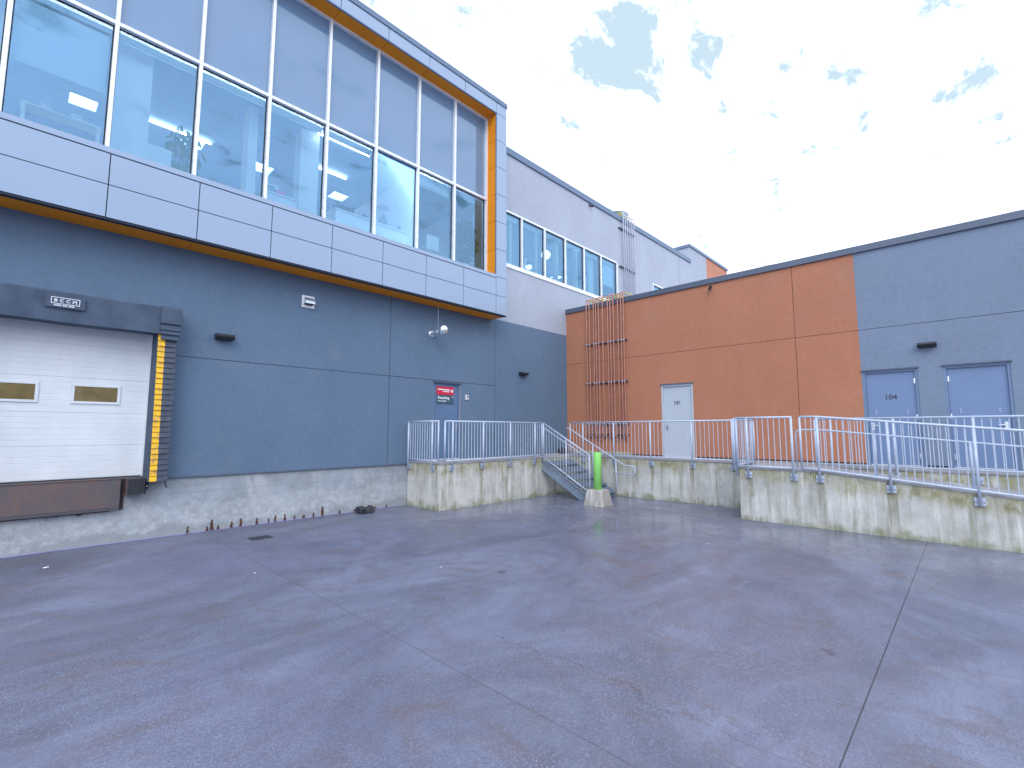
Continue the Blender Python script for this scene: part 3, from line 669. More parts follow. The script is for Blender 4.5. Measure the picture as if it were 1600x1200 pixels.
railing('sloping front railing running down the ramp', (11.86, y0, 0), (11.86, -5.3, 0), [.32, 1.50, 2.72, 3.94, 5.16, 6.38, 7.6], [0, 7.97], fz(1.15), fz(.035), (-1, 0, 0), .120)
railing('rear level railing between the ramp and the blue doors', (13.39, 2.72, 0), (13.39, -5.3, 0), [.32, 1.49, 2.76, 4.03, 5.3, 6.57, 7.8], [0], lin(2.33), lin(1.26), (-1, 0, 0), .122)
hr = thing('ramp_handrail', (12.12, 2.84, 1.2), 'floor-mounted handrail along the ramp just behind the sloping railing', 'handrail')
hz_ = lambda y: rz(y) + .87
MB().path([(12.12, 2.84, 1.22), (12.12, 2.84, 1.98), (12.12, 2.82, 2.04), (12.12, 2.76, 2.07), (12.12, 2.40, 2.07), (12.12, -5.2, hz_(-5.2))], .0185, 10).build('rail', M['galv'], hr, smooth=True)
for y in (1.43, .03, -1.37, -2.77, -4.17):
    pt = MB().tube((12.12, y, rz(y) + .01), (12.12, y, hz_(y)), .024, 10).build('post', M['galv'], hr, smooth=True)
    MB().box(12.05, 12.19, y - .09, y + .09, rz(y) - .008, rz(y) + .02).build('base_plate', M['galv'], pt)
MB().box(12.05, 12.19, 2.76, 2.92, 1.202, 1.215).build('base_plate', M['galv'], hr)

# ============================================================ stairs
SX0, SX1, SL = 11.76, 13.16, .56
st_t = thing('metal_stairs', (12.5, 9, 0), 'galvanised steel stairs down from the platform behind the green bollard', 'stairs')
for x, sg in ((SX0, 1), (SX1, -1)):
    m = MB(); x1 = x + .012 * sg
    yt, yb = 9.935, 8.30
    zt_ = lambda y: 1.14 - SL * (9.935 - y)
    m.prism([(yt, zt_(yt)), (yt, zt_(yt) - .31), (8.43, .004), (8.18, .004), (8.18, zt_(8.18))], 0, min(x, x1), max(x, x1))
    for off_ in (0, -.30):
        za = zt_(yt) + off_; ye = 8.18 if off_ == 0 else 8.44; ze = max(zt_(ye) + off_, .012)
        m.prism([(yt, za), (yt, za - .012), (ye, ze - .012), (ye, ze)], 0, x - .055 * sg, x)
    m.build('stringer', M['galv_dark'], st_t)
for k in range(1, 6):
    zt2 = .2 * k; yc = 9.935 - (1.14 - zt2) / SL - .02
    m = MB(); m.box(SX0 + .014, SX1 - .014, yc - .15, yc - .12, zt2 - .04, zt2 + .004)
    for j in range(10): m.box(SX0 + .014, SX1 - .014, yc - .12 + j * .029, yc - .115 + j * .029, zt2 - .03, zt2)
    for j in range(15): xx = SX0 + .05 + j * (SX1 - SX0 - .1) / 14; m.box(xx, xx + .005, yc - .12, yc + .15, zt2 - .012, zt2 - .001)
    m.box(SX0 + .014, SX1 - .014, yc + .15, yc + .156, zt2 - .04, zt2 + .09)
    m.build('tread', M['galv_dark'], st_t)
# stair railing on the left
srl = thing('stair_railing', (11.74, 9.9, 1.1), 'sloping railing on the left side of the metal stairs', 'railing')
zl = lambda y: 2.29 - .545 * (9.87 - y)
zbz = lambda y: 1.20 - .545 * (9.87 - y)
MB().path([(11.74, 9.87, zl(9.87)), (11.74, 8.13, zl(8.13))], .0215, 10).build('top_rail', M['galv'], srl, smooth=True)
MB().path([(11.74, 9.87, zbz(9.87)), (11.74, 8.13, zbz(8.13))], .019, 10).build('bottom_rail', M['galv'], srl, smooth=True)
for y, dd in ((9.87, .12), (8.98, .16), (8.13, .24)): MB().tube((11.74, y, zbz(y) - dd), (11.74, y, zl(y)), .024, 10).build('post', M['galv'], srl, smooth=True)
for a, e in ((9.87, 8.98), (8.98, 8.13)):
    for j in range(1, 8): y = a + (e - a) * j / 8; MB().tube((11.74, y, zbz(y)), (11.74, y, zl(y)), .008, 6).build('baluster', M['galv'], srl)
MB().path([(11.80, 10.22, 2.15), (11.80, 9.92, 2.15), (11.80, 8.15, 1.20)], .0165, 8).build('handrail', M['galv'], srl, smooth=True)
srr = thing('stair_handrail', (13.2, 9.0, .4), 'looped handrail on the right side of the metal stairs', 'handrail')
MB().path([(13.2, 10.07, 2.145), (13.2, 9.96, 2.125), (13.2, 7.86, .995), (13.2, 7.80, .975), (13.2, 7.55, .975), (13.2, 7.50, .96), (13.2, 7.475, .92), (13.2, 7.475, .78), (13.2, 7.50, .735), (13.2, 7.55, .72), (13.2, 8.14, .70)], .0195, 10).build('rail', M['galv'], srr, smooth=True)
for y, z0_, z1_ in ((9.0, .63, 1.60), (8.14, .14, 1.13)): MB().tube((13.2, y, z0_), (13.2, y, z1_), .022, 10).build('post', M['galv'], srr, smooth=True)

# ============================================================ dock shelter, leveler, bumpers
DS = thing('dock_shelter', (.45, 11.3, 1.1), 'dark padded dock shelter framing the white overhead door with yellow side strip', 'dock shelter')
m = MB(); nx = 30
prof = lambda x: (.012 * math.sin(x * 5.3) + .008 * math.sin(x * 11 + 1), .010 * math.sin(x * 4 + 2))
xs = [-1.24 + (1.80 + 1.24) * i / nx for i in range(nx + 1)]
rows = []
for x in xs:
    a, c_ = prof(x)
    rows.append([(x, 11.42, 4.455), (x, 11.10, 4.43), (x, 11.072 + a * .3, 4.405), (x, 11.066 + a * .8, 4.15 + c_), (x, 11.068 + a * .6, 3.90 + c_ * .6), (x, 11.42, 3.905 + c_ * .6)])
n0 = 0
for r_ in rows: m.v += r_
for i in range(nx):
    for j in range(5): m.f.append((i * 6 + j, (i + 1) * 6 + j, (i + 1) * 6 + j + 1, i * 6 + j + 1))
m.f += [tuple(range(6)), tuple(nx * 6 + j for j in reversed(range(6)))]
hd = m.build('header_pad', M['pad'], DS)
m = MB(); m.box(.20, .71, 11.035, 11.043, 4.135, 4.345); sp_ = m.build('sign_patch', M['pad'], hd)
m = MB()
for (a, c_, e, f_) in ((.275, .64, 4.300, 4.309), (.275, .64, 4.195, 4.204), (.275, .284, 4.204, 4.300), (.631, .64, 4.204, 4.300)): m.box(a, c_, 11.028, 11.034, e, f_)
m.build('sign_border', M['text_white'], hd)
o = text('B C C M', .072, 'sign_lettering', M['text_white'], hd, (.4575, 11.031, 4.2515), FACE_Y, .0015, .001, 'CENTER', 1.05, 1.08)
m = MB()
for x in (.3185, .598, .553): m.box(x - .012, x + .012, 11.029, 11.033, 4.227, 4.232)
m.box(.306, .330, 11.029, 11.033, 4.272, 4.277); m.build('sign_lettering', M['text_white'], hd)
m = MB(); xk = .315
for grp in (5, 3, 4):
    for j in range(grp): m.box(xk, xk + .014, 11.029, 11.033, 4.160, 4.182); m.box(xk + .004, xk + .010, 11.0285, 11.0335, 4.166, 4.176); xk += .0195
    xk += .014
m.build('sign_small_print', M['text_white'], hd)
for side in (1, -1):
    X = lambda x: x if side == 1 else .91 - x
    m = MB(); m.prism([(X(1.795), 11.145), (X(2.09), 11.145), (X(2.10), 11.42), (X(1.75), 11.42)], 2, 1.10, 3.92); sp2 = m.build('side_pad', M['pad'], DS)
    nfl = 27; zt0, zb0 = 3.90, 1.13
    for k in range(nfl):
        zt3 = zt0 - (zt0 - zb0) * k / nfl; zb3 = zt3 - (zt0 - zb0) / nfl - .028
        t0 = k / nfl; xi = 1.785 + .02 * t0; xo = 2.088 + .003 * math.sin(k * 2.3)
        jit = .006 * math.sin(k * 4.1)
        m = MB(); n = 0
        pts = [(X(xi), zt3), (X(xo), zt3), (X(xo), zb3 + .03), (X(xo - .03), zb3 + .003), (X(xi), zb3)]
        ya = 11.135; yb_ = 11.108 + jit * .7
        for (px_, pz) in pts:
            f = (zt3 - pz) / (zt3 - zb3); yy = ya + (yb_ - ya) * f; m.v.append((px_, yy, pz))
        for (px_, pz) in pts:
            f = (zt3 - pz) / (zt3 - zb3); yy = ya + (yb_ - ya) * f + .008; m.v.append((px_, yy, pz))
        m.f = [(0, 1, 2, 3, 4), (9, 8, 7, 6, 5)] + [(i, i + 5, (i + 1) % 5 + 5, (i + 1) % 5) for i in range(5)]
        fo = m.build('flap', M['flap'], sp2)
        m = MB()
        for q in ((xi + .004, zt3), (xi + .115, zt3), (xi + .115, zb3 + .002), (xi + .004, zb3 + .002)):
            f = (zt3 - q[1]) / (zt3 - zb3); m.v.append((X(q[0]), ya + (yb_ - ya) * f - .002, q[1]))
        for v in list(m.v): m.v.append((v[0], v[1] + .003, v[2]))
        m.f = [(0, 1, 2, 3), (7, 6, 5, 4), (0, 4, 5, 1), (1, 5, 6, 2), (2, 6, 7, 3), (3, 7, 4, 0)]
        m.build('yellow_strip', M['yellow'], sp2)
    # corner boot wrapping the header over the side
    m = MB()
    for k, (zt3, zb3, w, yy) in enumerate(((4.47, 4.10, .0, 11.03), (4.16, 3.98, .004, 11.045), (4.05, 3.90, .008, 11.055), (3.96, 3.80, .03, 11.075))):
        m.prism([(11.42, zt3 - .02), (yy + .03, zt3 - .03), (yy, zt3 - .09), (yy - .012, zb3), (yy + .01, zb3 - .004), (11.42, zb3)], 0, X(1.80 + w), X(2.13 - w))
    m.build('corner_pad', M['pad'], DS, .006)
m = MB(); m.path([(2.085, 11.38, 1.15), (2.09, 11.30, 1.06), (2.10, 11.28, 1.0), (2.125, 11.27, .96)], .012, 6); m.build('strap', M['black'], DS)

LV = thing('dock_leveler', (.45, 11.35, .6), 'rusty steel checker-plate dock leveler lip below the white door', 'dock leveler')
m = MB(); m.prism([(11.345, 1.165), (11.325, .665), (11.345, .663), (11.365, 1.165)], 0, -.53, 1.425); m.build('lip_plate', M['plate'], LV)
m = MB(); m.prism([(11.325, .663), (11.318, .612), (11.35, .605), (11.36, .661)], 0, -.53, 1.425); m.build('lip_edge', M['strut'], LV)
MB().box(-.53, 1.43, 11.33, 11.43, 1.167, 1.182).build('hinge_plate', M['plate'], LV)
MB().box(-.58, 1.475, 11.418, 11.436, .60, 1.16).build('pit_frame', M['black'], LV)
m = MB(); m.box(-.55, 1.30, 11.40, 11.434, .585, .599); m.build('rust_edge', M['streak'], LV)
for x in (.86, -.18): MB().box(x, x + .06, 11.36, 11.436, .565, .625).build('lip_keeper', M['rust'], LV, .01)
for i, (xa, xb, side) in enumerate(((1.50, 1.78, 1), (-.87, -.59, -1))):
    BP = thing('dock_bumper', ((xa + xb) / 2, 11.35, .88), ('black rubber dock bumper at the right end of the leveler', 'black rubber dock bumper at the left end of the leveler')[i], 'bumper', 'dock bumpers')
    m = MB()
    k = 9
    for j in range(k): a = xa + .012 + (xb - xa - .024) * j / k; m.box(a, a + (xb - xa - .024) / k - .003, 11.20 + .004 * (j % 2), 11.43, .885, 1.165)
    m.build('rubber_block', M['black'], BP, .004)
    MB().box(xa, xa + .01, 11.22, 11.436, .87, 1.175).build('end_plate', M['plate'], BP)
    br_ = MB(); br_.box(xb, xb + .008, 11.22, 11.43, .87, 1.175); br_.box(xb + .008, xb + .07, 11.428, 11.436, .93, 1.16); br_.build('bracket', M['black'], BP)
    for z in (1.0, 1.1): MB().tube((xb + .045, 11.428, z), (xb + .045, 11.405, z), .012, 6).build('bolt', M['steel'], BP)
    MB().box(xa - .02, xa - .004, 11.425, 11.436, .6, 1.16).build('rust_stain', M['streak'], BP)

# ============================================================ things fixed to the walls
def wall_light(x, y, z, facing, label):
    t = thing('wall_light', (x, y, z), label, 'light', 'black wall pack lights')
    m = MB(); m.prism([(0, .055), (-.16, .045), (-.19, .0), (-.16, -.05), (0, -.065)], 0, -.175, .175)
    o = m.build('housing', M['light_body'], t, .008, off=(0, 0, 0)); 
    m = MB(); m.prism([(-.03, -.064), (-.15, -.054), (-.15, -.061), (-.03, -.071)], 0, -.13, .13); m.build('lens', M['gasket'], t, off=(0, 0, 0))
    m = MB(); m.box(-.07, .07, -.012, 0, -.06, .055); m.build('back_box', M['light_body'], t, off=(0, 0, 0))
    t.rotation_euler.z = facing; return t
wall_light(2.97, 11.42, 4.045, 0, 'black wall light right of the dock shelter')
wall_light(12.40, 11.42, 4.07, 0, 'black wall light between the receiving door and the orange wall')
wall_light(15.034, .625, 4.10, R(-90), 'black wall light above and between the two blue doors')

VH = thing('hood_vent', (4.73, 11.42, 5.0), 'small pale metal hood vent high on the dark wall under the bay', 'vent')
MB().box(4.58, 4.88, 11.405, 11.42, 5.02, 5.31).build('wall_plate', M['white_alu'], VH)
m = MB(); m.prism([(11.404, 5.28), (11.28, 5.17), (11.26, 5.10), (11.27, 5.095), (11.404, 5.11)], 0, 4.62, 4.85); m.build('hood', M['chrome'], VH, .006)
MB().box(4.63, 4.84, 11.29, 11.40, 5.085, 5.094).build('opening', M['gasket'], VH)

VP = thing('vent_pipe', (8.45, 11.42, 4.95), 'galvanised exhaust pipe with round cap sticking out of the dark wall', 'vent pipe')
m = MB(); m.lathe([(.115, 0), (.115, -.012), (.08, -.05)], (8.42, 11.418, 4.925), 1); m.build('flange', M['chrome'], VP, smooth=True)
MB().tube((8.42, 11.40, 4.925), (8.42, 10.98, 4.95), .062, 16).build('pipe', M['chrome'], VP, smooth=True)
m = MB(); m.tube((8.42, 11.0, 4.95), (8.42, 10.86, 4.958), .075, 16); m.tube((8.42, 10.92, 4.95), (8.42, 10.92, 4.82), .055, 14); m.tube((8.42, 10.92, 4.95), (8.42, 10.90, 5.06), .05, 14); m.build('tee_fitting', M['chrome'], VP, smooth=True)
m = MB(); m.lathe([(.135, 0), (.135, -.01), (.10, -.035), (.01, -.06)], (8.42, 10.80, 4.96), 1); m.build('cap_disc', M['chrome'], VP, smooth=True)
MB().tube((8.42, 10.87, 4.958), (8.42, 10.79, 4.96), .06, 12).build('cap_neck', M['bolt'], VP)
MB().tube((8.42, 11.1, 5.0), (8.42, 11.1, 5.77), .003, 4).build('hanging_wire', M['chrome'], VP)

BX = thing('doorbell_box', (9.815, 11.42, 3.0), 'small grey intercom box beside the receiving door', 'intercom')
MB().box(9.755, 9.875, 11.375, 11.42, 3.02, 3.17).build('casing', M['white_alu'], BX, .008)
MB().box(9.785, 9.845, 11.368, 11.375, 3.09, 3.15).build('grille', M['bolt'], BX); MB().tube((9.815, 11.375, 3.055), (9.815, 11.366, 3.055), .012, 10).build('button', M['gasket'], BX)

RSN = thing('receiving_sign', (9.01, 11.47, 2.87), 'red and slate sign on the blue door reading Receiving', 'sign')
MB().box(8.68, 9.34, 11.4650, 11.4750, 3.135, 3.385).build('red_panel', M['red'], RSN, .004)
MB().box(8.70, 9.325, 11.4670, 11.4750, 2.86, 3.133).build('slate_panel', M['teal'], RSN)
text('Receiving', .125, 'lettering', M['text_white'], RSN, (8.725, 11.4640, 3.045), FACE_Y, .0025, .001, 'LEFT', .92)
text('Please ring bell', .058, 'lettering', M['text_white'], RSN, (8.735, 11.4640, 2.945), FACE_Y, .0015, .001, 'LEFT', .9)
m = MB(); m.prism([(9.26, 3.085), (9.315, 3.09), (9.285, 3.055)], 1, 11.4630, 11.4660); m.build('arrow', M['text_white'], RSN)
m = MB(); xk = 8.725
for j in range(13): m.box(xk, xk + .026, 11.4600, 11.4640, 3.272, 3.312); xk += .0345
xk = 8.92
for j in range(9): m.box(xk, xk + .02, 11.4600, 11.4640, 3.222, 3.252); xk += .0278
m.build('small_print', M['text_white'], RSN)
m = MB(); m.lathe([(.047, 0), (.047, -.003)], (9.265, 11.4640, 3.262), 1); m.build('round_emblem', M['text_white'], RSN)
m = MB(); m.prism([(9.255, 3.235), (9.268, 3.235), (9.280, 3.275), (9.265, 3.292), (9.268, 3.268)], 1, 11.4580, 11.4605); m.build('emblem_mark', M['red'], RSN)

def cam_fix(loc, rz_, label):
    t = thing('security_camera', loc, label, 'camera', 'small wall cameras')
    MB().tube((0, 0, 0), (0, -.03, 0), .05, 12).build('mount', M['light_body'], t, off=(0, 0, 0))
    m = MB(); m.tube((0, -.03, 0), (0, -.09, -.05), .018, 8); m.tube((-.02, -.06, -.07), (.05, -.20, -.10), .045, 12); m.build('body', M['light_body'], t, off=(0, 0, 0))
    t.rotation_euler.z = rz_
cam_fix((16.8, 11.42, 12.0 - .09), 0, 'small black camera under the roof edge of the pale wall')
cam_fix((15.03, 5.67, 6.60), R(-90), 'small black camera near the top of the orange wall')

# ---- pipe runs
PL = thing('pipe_rack', (14.93, 9.6, 1.5), 'row of twelve rust-red conduits climbing the orange wall and over its parapet', 'pipe run')
py = [10.37, 10.24, 10.05, 9.95, 9.83, 9.65, 9.43, 9.32, 9.19, 9.0, 8.87, 8.77]
for i, y in enumerate(py):
    zt = 7.06 + .01 * (i % 3); zbm = 1.68 + .05 * ((i * 7) % 4)
    p = MB().path([(15.03, y, zbm), (14.97, y, zbm), (14.945, y, zbm + .02), (14.93, y, zbm + .05), (14.93, y, zt - .06), (14.945, y, zt - .02), (14.99, y, zt), (15.08, y, zt)], .024, 8).build('pipe', M['pipe_rust'], PL, smooth=True)
    MB().path([(15.08, y, zt), (16.9, y - .0, zt - .05)], .024, 8).build('yellow_pipe', M['pipe_yellow'] if i % 4 != 2 else M['galv'], p, smooth=True)
    MB().tube((14.93, y, 1.78), (14.93, y, 1.83), .026, 8).build('coupling', M['rust'], p)
    for z in (5.28, 3.79, 2.27): MB().box(14.905, 14.93, y - .026, y + .026, z + .012, z + .052).build('clamp', M['galv'], p)
for z in (5.28, 3.79, 2.27, 1.89): MB().box(14.952, 15.028, 8.68, 10.47, z, z + .042).build('strut', M['strut'] if z > 2 else M['rust'], PL)
PU = thing('pipe_rack', (19.9, 11.35, 7), 'thin pale grey conduits on the upper pale wall, bending over the roof edge', 'pipe run')
for i, x in enumerate((19.43, 19.61, 19.80, 20.02, 20.22, 20.42)):
    p = MB().path([(x, 11.30, 6.5), (x, 11.30, 12.34), (x, 11.32, 12.42), (x, 11.40, 12.45)], .026, 8).build('pipe', M['pipe_grey'], PU, smooth=True)
    MB().path([(x, 11.40, 12.45), (x - .1, 12.6, 12.40)], .026, 8).build('yellow_pipe', M['pipe_yellow'], p, smooth=True)
for z in (11.60, 9.72): MB().box(19.15, 20.62, 11.335, 11.418, z, z + .045).build('strut', M['strut'], PU)
RV = thing('roof_ventilator', (20.4, 12.3, 11.9), 'grey domed ventilator on the pale roof behind the thin conduits', 'roof vent')
m = MB(); m.lathe([(.66, .95), (.66, 1.0), (.60, 1.2), (.45, 1.38), (.25, 1.48), (.02, 1.5)], (20.4, 12.3, 11.9)); m.build('dome', M['chrome'], RV, smooth=True)
m = MB(); m.lathe([(.45, 0), (.45, .96)], (20.4, 12.3, 11.9)); m.build('curb', M['chrome'], RV, smooth=True)

# ============================================================ loose things in the yard
BL = thing('bollard', (11.42, 7.64, 0), 'bright green post set in a tapered concrete block in front of the stairs', 'bollard')
m = MB(); h0, h1, zt = .315, .235, .42; a = R(4)
def sq(h, z, cx=11.42, cy=7.64):
    o = []
    for k in range(4):
        ang = a + math.pi / 4 + k * math.pi / 2; nxt = a + math.pi / 4 + (k + 1) * math.pi / 2
        p = Vector((math.cos(ang), math.sin(ang))) * h * 1.414; q = Vector((math.cos(nxt), math.sin(nxt))) * h * 1.414
        o += [(cx + p.x * .92 + q.x * .08, cy + p.y * .92 + q.y * .08, z), (cx + p.x * .08 + q.x * .92, cy + p.y * .08 + q.y * .92, z)]
    return o
for h, z in ((h0, 0), (h0 - .01, .03), (h1, zt - .015), (h1 - .012, zt)): m.v += sq(h, z)
for r_ in range(3):
    for k in range(8): m.f.append((r_ * 8 + k, r_ * 8 + (k + 1) % 8, r_ * 8 + 8 + (k + 1) % 8, r_ * 8 + 8 + k))
m.f += [tuple(range(8)), tuple(24 + k for k in range(8))]
m.build('concrete_block', M['conc_block'], BL)
m = MB(); m.lathe([(.112, .41), (.112, 1.40), (.104, 1.425), (.07, 1.44), (.01, 1.445)], (11.42, 7.64, 0), 2, 32); m.build('green_post', M['green'], BL, smooth=True)

BT = thing('bait_box', (6.24, 11.1, 0), 'black plastic rodent bait box on the ground against the dock wall', 'bait box')
m = MB(); m.prism([(11.25, .005), (11.25, .14), (11.21, .165), (11.06, .165), (11.0, .12), (10.97, .03), (10.97, .005)], 0, 6.06, 6.44); m.build('case', M['black'], BT, .015)
m = MB()
for j in range(6): x = 6.08 + j * .02; m.box(x, x + .006, 10.962, 11.2, .02, .10)
m.build('rib', M['black'], BT)
MB().box(6.20, 6.30, 11.08, 11.14, .165, .168).build('label_sticker', M['text_white'], BT); MB().box(6.07, 6.10, 10.99, 11.20, .005, .045).build('entry_hole', M['gasket'], BT)
DG = thing('drain_grate', (3.42, 9.98, 0), 'small dark square drain grate set in the yard concrete', 'drain')
m = MB(); m.box(3.22, 3.62, 9.80, 9.815, 0, .007); m.box(3.22, 3.62, 10.145, 10.16, 0, .007); m.box(3.22, 3.235, 9.815, 10.145, 0, .007); m.box(3.605, 3.62, 9.815, 10.145, 0, .007); m.build('frame', M['bolt'], DG)
MB().box(3.235, 3.605, 9.815, 10.145, 0, .003).build('pit', M['gasket'], DG)
m = MB()
for j in range(11): x = 3.25 + j * .032; m.box(x, x + .014, 9.815, 10.145, .003, .006)
m.build('grate', M['strut'], DG)
# dark bundle on the platform
bm = bmesh.new(); bmesh.ops.create_icosphere(bm, subdivisions=3, radius=1)
for v in bm.verts:
    p = v.co.copy(); k = 1 + .18 * math.sin(p.x * 5 + 1) * math.cos(p.y * 4) + .10 * math.sin(p.z * 9 + p.x * 7)
    v.co = Vector((p.x * .19 * k, p.y * .15 * k, max(-.0, (p.z + .75) * .10 * k * (1 + .35 * math.sin(p.x * 6)))))
me = bpy.data.meshes.new('rubbish_bag'); bm.to_mesh(me); bm.free(); me.materials.append(M['black'])
for p in me.polygons: p.use_smooth = True
o = bpy.data.objects.new('rubbish_bag', me); C.objects.link(o); o.location = (14.35, 11.15, 1.2)
tag(o, 'small crumpled black bag in the corner of the walkway behind the stairs', 'bag')
# scraps of litter on the yard
for i, (x, y, s, lab) in enumerate(((.47, 10.15, .04, 'crumpled white paper scrap near the dock wall'), (2.55, 7.6, .02, 'tiny white pebble-like scrap left of the long floor joint'), (4.6, 5.9, .018, 'tiny white scrap in the middle of the yard'), (8.9, 3.6, .02, 'tiny white scrap near the ramp wall'))):
    m = MB(); n = 9; m.v = [(x + s * random.uniform(.5, 1) * math.cos(6.28 * k / n) * 1.2, y + s * random.uniform(.5, 1) * math.sin(6.28 * k / n), .004 + random.random() * s * .3) for k in range(n)] + [(x, y, .006 + s * .25)]
    m.f = [(k, (k + 1) % n, n) for k in range(n)]; tag(m.build('litter_scrap', M['text_white']), lab, 'litter')

# ============================================================ office furniture behind the glass
def desk(x0, x1, y, label, d=.7, z=8.10):
    t = thing('desk', ((x0 + x1) / 2, y, 7.3), label, 'desk')
    MB().box(x0, x1, y, y + d, z - .03, z).build('desktop', M['in_white'], t, .004)
    for x in (x0 + .03, x1 - .08): MB().box(x, x + .05, y + .05, y + d - .05, 7.3, z - .03).build('leg', M['in_white'], t)
    MB().box(x0 + .08, x1 - .08, y + .06, y + .08, 7.45, z - .03).build('front_panel', M['in_white'], t); return t
desk(5.62, 8.05, 12.05, 'long white desk behind the lower bay windows')
desk(3.70, 4.6, 11.9, 'white desk with pink box behind the glass', .5, 7.86)
t = thing('desk_shelf', (.3, 12.3, 7.3), 'pale shelf unit behind the leftmost bay window', 'shelf')
MB().box(-.35, .80, 12.2, 12.55, 8.09, 8.12).build('top', M['in_white'], t); MB().box(-.33, -.28, 12.2, 12.55, 7.3, 8.09).build('leg', M['in_white'], t); MB().box(.73, .78, 12.2, 12.55, 7.3, 8.09).build('leg', M['in_white'], t)
for (x, lab) in ((.0, 'white bowl on the pale shelf, the left one'), (.42, 'white bowl on the pale shelf, the right one')):
    m = MB(); m.lathe([(.03, 0), (.07, .05), (.08, .10), (.075, .10)], (x, 12.28, 8.12)); tag(m.build('bowl', M['in_white'], smooth=True), lab, 'bowl')
m = MB(); m.box(1.50, 1.93, 12.0, 12.3, 7.3, 8.04); tag(m.build('storage_box', M['in_white'], None, .008), 'white cabinet box beside the white column behind the glass', 'cabinet')
m = MB(); m.box(4.07, 4.30, 12.0, 12.2, 7.862, 7.99); tag(m.build('pink_box', plain('pink_card', (.75, .18, .45), .6), None, .006), 'small pink box on the desk behind the glass', 'box')
t = thing('desk_lamp', (3.95, 12.15, 7.86), 'white angled desk lamp beside the pink box', 'lamp')
m = MB(); m.path([(3.80, 12.15, 7.87), (3.84, 12.15, 8.12), (4.10, 12.15, 8.15)], .012, 6); m.build('arm', M['in_white'], t); m = MB(); m.tube((4.10, 12.15, 8.16), (4.15, 12.15, 8.02), .02, 10, .05); m.build('shade', M['in_white'], t)
gm = plain('grey_blue_fabric', (.10, .18, .27), .7)
t = thing('computer_monitor', (7.30, 12.3, 8.1), 'angled dark monitor on the long white desk', 'monitor')
m = MB(); m.prism([(7.02, 8.22), (7.24, 8.56), (7.42, 8.20), (7.30, 8.16)], 1, 12.28, 12.31); m.build('screen', gm, t); m = MB(); m.box(7.2, 7.26, 12.31, 12.36, 8.1, 8.3); m.box(7.12, 7.34, 12.25, 12.42, 8.10, 8.112); m.build('stand', gm, t)
t = thing('computer_monitor', (7.85, 12.3, 8.1), 'smaller tilted dark monitor at the right end of the long desk', 'monitor')
m = MB(); m.prism([(7.62, 8.16), (7.80, 8.38), (7.86, 8.14)], 1, 12.28, 12.31); m.build('screen', gm, t); m = MB(); m.box(7.7, 7.82, 12.25, 12.4, 8.10, 8.112); m.build('stand', gm, t)
t = thing('desk_tray', (5.95, 12.3, 8.1), 'stack of wire trays and papers on the left end of the long desk', 'tray')
for j in range(3): MB().box(5.75, 6.25, 12.2, 12.5, 8.11 + j * .09, 8.12 + j * .09).build('tray_shelf', gm, t)
MB().box(5.76, 5.78, 12.2, 12.5, 8.10, 8.35).build('upright', gm, t); MB().box(6.22, 6.24, 12.2, 12.5, 8.10, 8.35).build('upright', gm, t)
m = MB(); m.box(6.55, 6.72, 12.25, 12.4, 8.10, 8.26); m.box(6.60, 6.67, 12.27, 12.38, 8.26, 8.31); tag(m.build('desk_phone', gm, None, .01), 'dark desk phone beside the wire trays', 'phone')
m = MB(); m.lathe([(.05, 0), (.05, .06), (.10, .10), (.10, .13), (.02, .15)], (6.92, 12.3, 8.1)); tag(m.build('table_lamp', M['in_white'], smooth=True), 'small white lamp on the long desk', 'lamp')
t = thing('office_chair', (9.05, 12.5, 7.3), 'white office chair behind the bay glass', 'chair')
m = MB(); m.box(8.82, 9.32, 12.30, 12.34, 7.92, 8.42); m.build('backrest', M['in_white'], t, .05)
m = MB(); m.box(8.80, 9.34, 12.34, 12.85, 7.76, 7.82); m.build('seat', M['in_white'], t, .03)
MB().tube((9.07, 12.6, 7.35), (9.07, 12.6, 7.76), .03, 10).build('column', M['steel'], t)
for s in (8.76, 9.34): MB().box(s, s + .04, 12.4, 12.7, 7.98, 8.01).build('armrest', M['in_white'], t)
for k in range(5): a_ = k * 1.2566; MB().tube((9.07, 12.6, 7.36), (9.07 + .3 * math.cos(a_), 12.6 + .3 * math.sin(a_), 7.32), .02, 6).build('foot', M['steel'], t)
def leaves(mb, c, rad, n, size, rnd, droop=0.):
    for _ in range(n):
        while True:
            p = Vector((rnd.uniform(-1, 1), rnd.uniform(-1, 1), rnd.uniform(-1, 1)))
            if p.length < 1: break
        p = p * (p.length ** -.35 if p.length > .05 else 1)
        q = Vector((c[0] + p.x * rad[0], c[1] + p.y * rad[1], c[2] + p.z * rad[2]))
        d = Vector((rnd.uniform(-1, 1), rnd.uniform(-1, 1), rnd.uniform(-1, .6) - droop)).normalized(); w = d.cross(Vector((rnd.random(), rnd.random(), 1))).normalized() * size * .28
        k = len(mb.v); mb.v += [tuple(q), tuple(q + d * size * .5 + w), tuple(q + d * size), tuple(q + d * size * .5 - w)]; mb.f.append((k, k + 1, k + 2, k + 3))
rnd = random.Random(3)
def plant(c, h, label, n=160):
    t = thing('potted_plant', (c[0], c[1], 7.3), label, 'plant')
    m = MB(); m.lathe([(.13, 0), (.17, .32), (.15, .32)], (c[0], c[1], 7.3)); m.build('pot', M['in_white'], t, smooth=True)
    m = MB()
    for k in range(5): m.path([(c[0], c[1], 7.6), (c[0] + .08 * math.cos(k * 1.3), c[1] + .08 * math.sin(k * 1.3), 7.6 + h * .5), (c[0] + .25 * math.cos(k * 1.3), c[1] + .25 * math.sin(k * 1.3), 7.55 + h)], .01, 5)
    m.build('stem', M['bark'], t)
    m = MB(); leaves(m, (c[0], c[1], 7.6 + h * .62), (.36, .3, h * .5), n, .24, rnd, .8); m.build('foliage', M['leaf_in'], t)
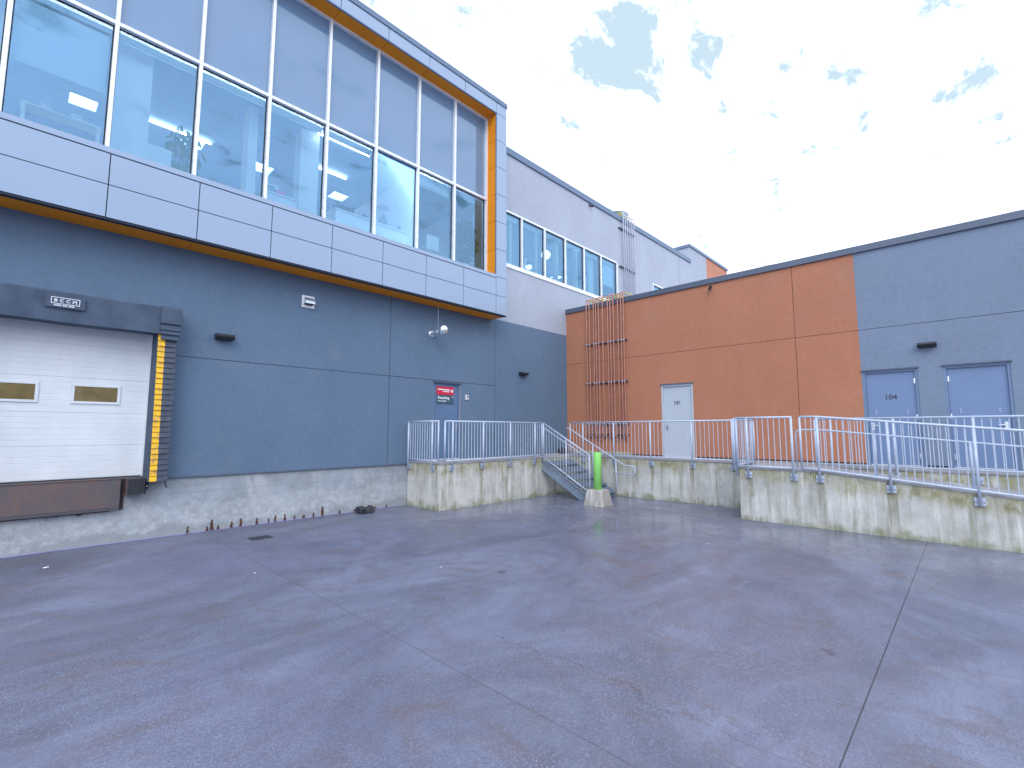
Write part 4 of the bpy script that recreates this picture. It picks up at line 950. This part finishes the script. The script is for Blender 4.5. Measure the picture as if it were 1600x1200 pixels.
plant((10.12, 11.95), 1.5, 'tall leafy plant in the last bay window by the orange jamb', 260)
plant((2.25, 12.6), 1.3, 'green plant behind the second bay window', 90)
t = thing('pendant_lamp', (14.0, 12.3, 9.1), 'white globe lamp hanging behind the strip window', 'lamp')
m = MB(); m.lathe([(.02, -.2), (.12, -.16), (.19, -.05), (.2, 0), (.17, .1), (.1, .17), (.02, .2)], (14.85, 12.3, 9.35)); m.build('globe', M['lampsoft'], t, smooth=True); MB().tube((14.85, 12.3, 9.55), (14.85, 12.3, 9.95), .006, 5).build('cord', M['gasket'], t)
m = MB(); m.box(17.35, 17.9, 12.5, 12.9, 7.3, 8.6); tag(m.build('filing_cabinet', M['in_white'], None, .01), 'white cabinet behind the strip window', 'cabinet')
m = MB(); m.prism([(13.1, 8.15), (13.28, 8.75), (13.34, 8.72), (13.2, 8.12)], 1, 12.0, 12.05); m.prism([(13.05, 7.3), (13.3, 7.3), (13.25, 8.15), (13.1, 8.15)], 1, 11.95, 12.1); tag(m.build('display_stand', M['in_white']), 'white slanted display stand behind the strip window', 'display')

# ============================================================ trees behind the yard (seen mirrored in the dock door windows)
def tree(x, y, h, r, label, seed):
    rn = random.Random(seed); t = thing('autumn_tree', (x, y, 0), label, 'tree', 'autumn trees behind the yard')
    m = MB(); m.tube((x, y, 0), (x + .1, y, h * .45), .22, 10, .13)
    for k in range(7):
        a_ = k * .9 + rn.random(); m.tube((x + .05, y, h * (.28 + .03 * k)), (x + math.cos(a_) * r * .6, y + math.sin(a_) * r * .6, h * (.5 + .05 * k)), .08, 6, .02)
    m.build('trunk', M['bark'], t)
    m = MB()
    for k in range(16):
        a_ = rn.random() * 6.28; rr = rn.random() * r * .7; leaves(m, (x + rr * math.cos(a_), y + rr * math.sin(a_), h * rn.uniform(.22, .9)), (r * .42, r * .42, r * .36), 420, .36, rn)
    m.build('crown', M['leaf'], t)
for i, (x, y, h, r) in enumerate(((-7.5, -20, 9, 3.6), (-3.4, -19, 9.5, 3.6), (.6, -21, 11, 3.9), (4.3, -19.5, 9, 3.6), (8.4, -21, 10.5, 3.8), (12.6, -23, 10, 3.6))):
    tree(x, y, h, r, ('golden tree farthest left behind the yard', 'golden tree second from left behind the yard', 'tallest golden tree behind the yard', 'low olive tree right of the tallest one', 'golden tree second from right behind the yard', 'golden tree farthest right behind the yard')[i], i)
